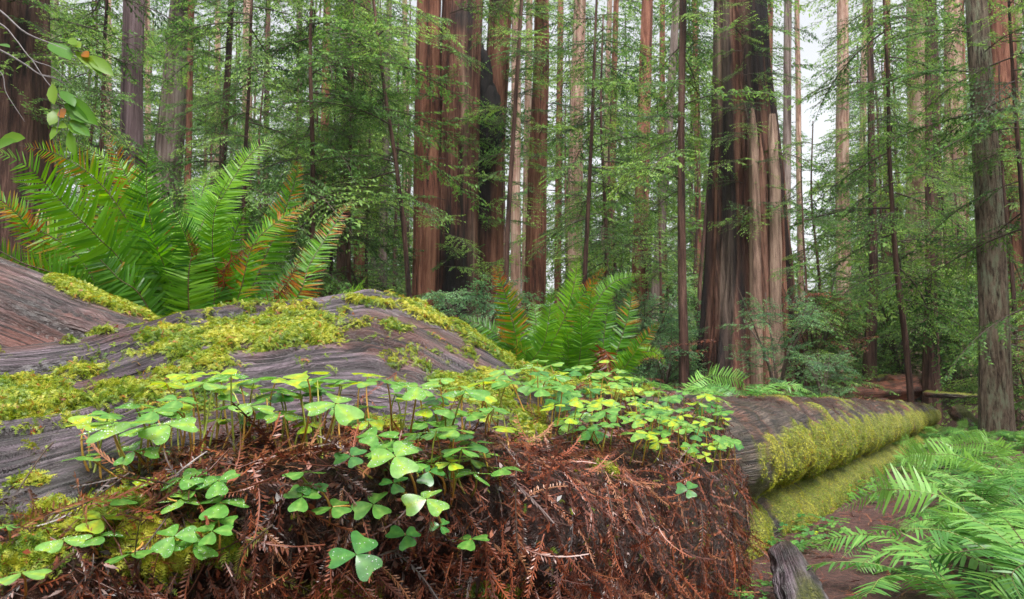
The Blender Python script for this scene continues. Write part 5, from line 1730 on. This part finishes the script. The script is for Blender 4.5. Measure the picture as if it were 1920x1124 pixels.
# ------------------------------------------------------------------ shrubs and saplings
def shrub(label, px_, py_, y, h, n, seed, mat, spread=(0.15, 1.2), sc=1.0, name='shrub', cat='shrub', group=None, deadf=0.0, base_z=None):
    w = P(px_, py_, y)
    gz = float(G(w[0], y))
    r = np.random.default_rng(seed)
    t = thing(name, label, cat, (w[0], y, gz), group)
    mb = MB(); sb = MB(); db = MB()
    for i in range(n):
        z = h * r.random() ** 0.8; a = r.random() * 2 * PI
        rad = 0.25 * h * r.random()
        p0 = np.array([math.cos(a) * rad, math.sin(a) * rad, z * 0.8 + 0.05])
        tgt = db if r.random() < deadf else mb
        tgt.merge(BSH[r.integers(len(BSH))], rot(a + r.normal() * 0.4, r.uniform(*spread) - 0.5, r.normal() * 0.3) * (sc * r.uniform(0.6, 1.2)), p0, r.normal() * 0.15)
    for i in range(7):
        a = r.random() * 6.28
        tube(sb, spline([(0, 0, -0.05), (0.08 * math.cos(a) * h, 0.08 * math.sin(a) * h, h * 0.4), (0.3 * math.cos(a) * h, 0.3 * math.sin(a) * h, h * r.uniform(0.7, 1))], 8), np.linspace(0.014, 0.003, 8) * h, 5)
    sb.build('stem', M_TWIG, t)
    mb.build('foliage', [mat, M_TWIG], t)
    if db.n:
        db.build('dead_foliage', [M_DEAD, M_TWIG], t)
    return t


shrub('bluish green feathery shrub at the foot of the charred redwood', 885, 560, 11.5, 2.0, 90, 501, M_SPRAYB, sc=0.8, deadf=0.15)
shrub('brownish bush behind the orange-tipped frond', 940, 600, 12.5, 1.2, 50, 502, M_SPRAYB, sc=0.8, deadf=0.4)
shrub('pale bluish sapling growing against the splintered giant', 1455, 640, 10.8, 1.75, 90, 503, M_SPRAYB, sc=0.48, name='conifer_sapling', cat='sapling')
shrub('brown and green bush between the splintered giant and the rotten logs', 1530, 650, 12.5, 2.2, 110, 504, M_SPRAY, sc=0.62, deadf=0.5)
shrub('small bluish sapling right at the tip of the rotten logs', 1545, 715, 9.8, 0.8, 44, 505, M_SPRAYB, sc=0.36, name='conifer_sapling', cat='sapling')
shrub('bright green leafy bush above the rotten logs', 1690, 640, 18.2, 3.4, 120, 506, M_SPRAY, sc=1.1)
shrub('airy green bush between dark trunk and lichened trunk', 1780, 620, 17.6, 3.2, 110, 507, M_SPRAY, sc=1.1)
shrub('dark green bush at the frame edge beyond the lichened trunk', 1930, 650, 12.5, 2.2, 100, 508, M_SPRAY, sc=1.0)
shrub('low bushy sprays below the tall clean redwood', 1205, 560, 16, 2.3, 90, 509, M_SPRAYB, sc=1.1)
shrub('tangled brown-green bush at the dark slender trunk', 1245, 660, 13, 1.2, 60, 510, M_SPRAYB, sc=0.8, deadf=0.3)
shrub('dense green shrub behind the grey hump beside the tall fern', 720, 540, 13, 1.4, 60, 511, M_SPRAYB, sc=0.9, deadf=0.1)
for i, (x, y, h) in enumerate([(80, 13, 1.8), (200, 16, 2.0), (330, 18, 2.0), (480, 15, 1.7), (600, 18, 2.0), (680, 16, 1.6), (980, 20, 1.8), (1060, 17, 1.5), (1140, 19, 1.8), (1300, 18, 1.8), (1330, 22, 2.2), (1500, 19, 2.4), (1590, 20, 2.4),
                               (1640, 20, 2.8), (1840, 20, 2.4), (820, 22, 2.0), (900, 26, 2.6), (1420, 25, 2.4), (1720, 26, 2.8), (540, 25, 2.4), (260, 26, 2.6), (1200, 28, 2.6)]):
    shrub('leafy understory shrub in the dim space between the trunks', x, 650, y, h, 46, 530 + i, M_SPRAY if i % 3 else M_SPRAYB, sc=1.25, group='understory shrubs', deadf=0.08)


def undergrowth():
    r = np.random.default_rng(123)
    mb = MB()
    n = 700
    for i in range(n):
        y = 7 + r.random() ** 1.5 * 45; x = r.uniform(-0.72, 0.74) * y
        t_, s_ = log_st(x, y)
        if -1.6 < s_ < 2.0 and t_ < 15.5:
            continue
        qx, _q = proj(np.array([x, y, 0.4]))
        if (1180 < qx < 1570 and y < 10.5) or (1540 < qx < 1860 and y < 17.6):
            continue
        s = r.uniform(0.5, 1.0) * (0.7 + y * 0.03)
        mb.merge(BSH[r.integers(len(BSH))], rot(r.random() * 6.28, r.uniform(-0.1, 0.9), r.normal() * 0.3) * s, np.array([x, y, float(G(x, y)) + 0.05]), r.normal() * 0.18)
    tag(mb.build('undergrowth', [M_SPRAY, M_TWIG]), 'low green undergrowth covering the forest floor between trunks', 'undergrowth', None, 'stuff')


undergrowth()

# ------------------------------------------------------------------ rotten logs, stump, leafy branch
def rough_log(label, p0, p1, r0, r1, seed, mat=W_ROT, name='rotten_log', lit=0.0, mossy=0.2):
    p0, p1 = np.array(p0, float), np.array(p1, float)
    n, seg = 70, 36
    t = np.linspace(0, 1, n); th = np.arange(seg) * 2 * PI / seg
    TH, T = np.meshgrid(th, t, indexing='ij')
    d = nrm(p1 - p0); a = nrm(np.cross(d, (0, 0, 1))); b_ = np.cross(a, d)
    R = (r0 + (r1 - r0) * T) * np.clip(np.minimum(T, 1 - T) * 12 + 0.05, 0, 1) ** 0.5
    R = R * (1 + 0.9 * (fbm(st(np.cos(TH) * 1.7 + seed, np.sin(TH) * 1.7, T * 5), 4, seed) - 0.5) + 0.25 * (fbm(st(np.cos(TH) * 6, np.sin(TH) * 6, T * 3), 3, seed + 1) - 0.5))
    W = (p0 + (p1 - p0) * T[..., None]) + R[..., None] * (np.cos(TH)[..., None] * a + np.sin(TH)[..., None] * b_)
    ln = np.linalg.norm(p1 - p0)
    up = np.sin(TH)
    mb = MB(); mb.add(W.reshape(-1, 3) - p0, grid_faces(seg, n, True))
    ms = sstep(0.5, 0.7, 0.5 * up + fbm(W * 4, 3, seed) * 0.6 + mossy - 0.25)
    mb.X = {'flow': st(T * ln, TH * r0, 0 * T).reshape(-1, 3), 'moss': (ms * 0.9).ravel(), 'litter': np.full(mb.n, lit)}
    return tag(mb.build(name, mat, None, p0), label, 'fallen log')


rough_log('red-brown rotten log lying lowest just beyond the long log\'s far end', P(1585, 742, 15.3), P(1760, 724, 16.0), 0.19, 0.25, 601, mossy=0.0)
rough_log('dark hollow rotten log on top of the red-brown one', P(1575, 714, 16.2), P(1700, 722, 17.0), 0.13, 0.20, 602, W_LOG)
rough_log('thick broken butt of rotten red wood beside the dark young trunk', P(1660, 728, 15.9), P(1755, 720, 16.0), 0.30, 0.18, 603, mossy=0.05)
rough_log('thin fallen pole stretching towards the lichened trunk', P(1730, 738, 14.8), P(1850, 746, 14.2), 0.07, 0.05, 604, W_LOG, 'fallen_pole', 0, 0.35)
rough_log('long pale fallen limb behind the rotten logs', P(1690, 716, 18), P(1790, 710, 18.5), 0.06, 0.04, 605, W_RED, 'fallen_limb')
rough_log('small red chunk of rotten wood past the far end of the long log', P(1790, 770, 14.0), P(1830, 800, 13.4), 0.15, 0.1, 606, W_RED, 'wood_chunk')

rough_log('grey broken stump with mossy flank at the foot of the log, beside the path', P(1530, 1190, 2.35), P(1464, 1022, 2.6), 0.082, 0.045, 611, W_GREY, 'broken_stump', 0, 0.15)


def leafy_branch():
    """rhododendron limb reaching in from beyond the frame: stems as one part, each leaf its own part"""
    D = 2.5
    base = P(-330, 700, D); base[2] = float(G(base[0], base[1]))
    t = thing('rhododendron_branch', 'leafy branch of broad shiny leaves on thin grey twigs hanging before the dark trunk', 'branch', base)
    mb = MB()
    def S(pts, r0, r1, dd=0.0):
        w = spline([P(x, y, D + dd) - base for x, y in pts], 26)
        tube(mb, w, np.linspace(r0, r1, 26) * 0.7, 6)
    hub = P(-230, 60, D) - base
    tube(mb, spline([(0, 0, -0.1), hub * np.array([0.2, 0, 0.5]), hub], 20), np.linspace(0.016, 0.009, 20), 8)
    S([(-230, 60), (-100, -20), (-10, 14), (45, 60), (95, 82), (135, 98), (160, 110)], 0.007, 0.0016)
    S([(-230, 60), (-100, 60), (-10, 90), (45, 120), (75, 140), (110, 150), (128, 165)], 0.007, 0.0014, 0.05)
    S([(-230, 60), (-80, 10), (0, 45), (30, 75), (60, 112), (100, 128), (135, 160)], 0.006, 0.0014, 0.1)
    S([(60, 112), (85, 150), (110, 180), (128, 215), (136, 250)], 0.003, 0.0012, 0.0)
    S([(-230, 60), (-60, 110), (0, 135), (12, 175), (46, 228)], 0.005, 0.001, 0.0)
    S([(112, 205), (108, 240), (98, 275)], 0.002, 0.001, -0.02)
    S([(75, 140), (100, 145), (118, 156), (135, 150), (150, 132)], 0.0022, 0.0010, 0.05)
    mb.build('twigs', M_GTWIG, t)
    lv = np.array([(0, 0, 0), (.2, .13, .03), (.5, .2, .04), (.8, .13, .0), (1, 0, -.06), (.8, -.13, .0), (.5, -.2, .04), (.2, -.13, .03), (.5, 0, -0.02), (.2, 0, -.01), (.8, 0, -.03)])
    lf = [(0, 9, 1), (1, 9, 8, 2), (2, 8, 10, 3), (3, 10, 4), (0, 7, 9), (9, 7, 6, 8), (8, 6, 5, 10), (10, 5, 4)]
    # base px -> tip px, width factor, tint, facing, rust
    for (x0, y0, x1, y1, wf, ti, up, ru) in [(93, 80, 132, 110, 1.5, .45, 1.6, 0), (162, 104, 212, 140, .9, .75, .3, 0), (140, 96, 188, 135, .6, .8, .4, 0), (130, 72, 142, 84, 1.2, .8, .3, 0), (140, 80, 150, 88, 1.4, .9, .2, 0),
                                             (165, 112, 192, 142, .5, .5, .4, 0), (115, 170, 140, 198, 1.2, .35, 1.6, 0), (98, 158, 100, 195, 1.1, .85, .1, 0), (125, 180, 182, 234, .8, .55, .2, 0), (120, 195, 165, 230, .9, .5, .3, 0),
                                             (112, 205, 92, 234, 1.6, .8, -.2, 0), (120, 225, 92, 262, 1.0, .75, 0, 0), (130, 225, 168, 254, .9, .5, .3, 0), (128, 235, 160, 252, 1.0, .6, .2, 0), (130, 245, 138, 290, 1.0, .65, .1, 0),
                                             (100, 232, 125, 238, 1.0, .8, .2, 0), (115, 204, 118, 220, 1.6, .5, 0, .5), (155, 98, 165, 106, 1.4, .5, .2, .5), (0, 262, 45, 258, 1.1, .7, .2, 0), (-20, 280, 28, 262, 1.0, .6, .4, 0), (-6, 84, 18, 87, 1.0, .4, 1.4, 0)]:
        a, e = P(x0, y0, D), P(x1, y1, D - 0.03)
        d = e - a; l = np.linalg.norm(d)
        M = frames(d[None], np.array([[rng.normal() * .2, -1, up]]))[0] * l
        V = (lv * np.array([1, wf, 1])) @ M.T
        m2 = MB()
        f3 = np.array([f for f in lf if len(f) == 3]); f4 = np.array([f for f in lf if len(f) == 4])
        m2.add(V, f4, 0, ti, ru); m2.Fs.append((f3, 0))
        o = m2.build('leaf', M_BROAD, t, a - base)
        if ru:
            o['label'] = 'brown withered leaf'


leafy_branch()

# ------------------------------------------------------------------ air, sky, sun
def haze():
    bpy_me = bpy.data.meshes.new('haze')
    x, y0, y1, z0, z1 = 150, -8, 130, -3, 46
    v = [(-x, y0, z0), (x, y0, z0), (x, y1, z0), (-x, y1, z0), (-x, y0, z1), (x, y0, z1), (x, y1, z1), (-x, y1, z1)]
    f = [(3, 2, 1, 0), (4, 5, 6, 7), (0, 1, 5, 4), (1, 2, 6, 5), (2, 3, 7, 6), (3, 0, 4, 7)]
    bpy_me.from_pydata(v, [], f); bpy_me.update()
    m, nt, L = new_mat('haze')
    pv = nd(nt, 'ShaderNodeVolumePrincipled')
    pv.inputs['Color'].default_value = (0.86, 0.93, 0.95, 1)
    pv.inputs['Density'].default_value = HAZE
    pv.inputs['Anisotropy'].default_value = 0.2
    out = nd(nt, 'ShaderNodeOutputMaterial'); L.new(pv.outputs[0], out.inputs['Volume'])
    bpy_me.materials.append(m)
    o = link('haze', bpy_me)
    tag(o, 'thin pale mist between the trees', 'haze', None, 'stuff')


HAZE = 0.0005
if HAZE:
    haze()

world = bpy.data.worlds.new("World")
scene.world = world
world.use_nodes = True
nt = world.node_tree
bg = nt.nodes['Background']
sky = nt.nodes.new('ShaderNodeTexSky')
sky.sky_type = 'NISHITA'
sky.sun_disc = False
SUN_EL, SUN_AZ = math.radians(64), math.radians(165)       # azimuth from +Y towards +X
sky.sun_elevation = SUN_EL
sky.sun_rotation = SUN_AZ
sky.air_density = 1.0
sky.dust_density = 4.0
sky.ozone_density = 1.0
hs = nt.nodes.new('ShaderNodeHueSaturation')
hs.inputs['Saturation'].default_value = 0.15
nt.links.new(sky.outputs[0], hs.inputs['Color'])
nt.links.new(hs.outputs[0], bg.inputs[0])
bg.inputs[1].default_value = 0.10
sun = bpy.data.lights.new('sun', 'SUN')
sun.energy = 1.5
sun.angle = math.radians(25)
sun.color = (1.0, 0.97, 0.92)
so = bpy.data.objects.new('sun', sun)
COL.objects.link(so)
dv = Vector((math.sin(SUN_AZ) * math.cos(SUN_EL), math.cos(SUN_AZ) * math.cos(SUN_EL), math.sin(SUN_EL)))
so.rotation_euler = dv.to_track_quat('Z', 'Y').to_euler()
so.location = (0, 0, 30)

scene.view_settings.view_transform = 'Standard'
scene.view_settings.look = 'None'
scene.view_settings.gamma = 1
scene.view_settings.exposure = 1.65
scene.render.engine = 'CYCLES'
scene.cycles.max_bounces = 6
scene.cycles.diffuse_bounces = 3
scene.cycles.glossy_bounces = 2
scene.cycles.transmission_bounces = 4
scene.cycles.transparent_max_bounces = 4
scene.cycles.volume_bounces = 1
scene.cycles.use_denoising = True
scene.cycles.denoiser = 'OPENIMAGEDENOISE'
scene.cycles.denoising_prefilter = 'NONE'
scene.cycles.use_adaptive_sampling = True
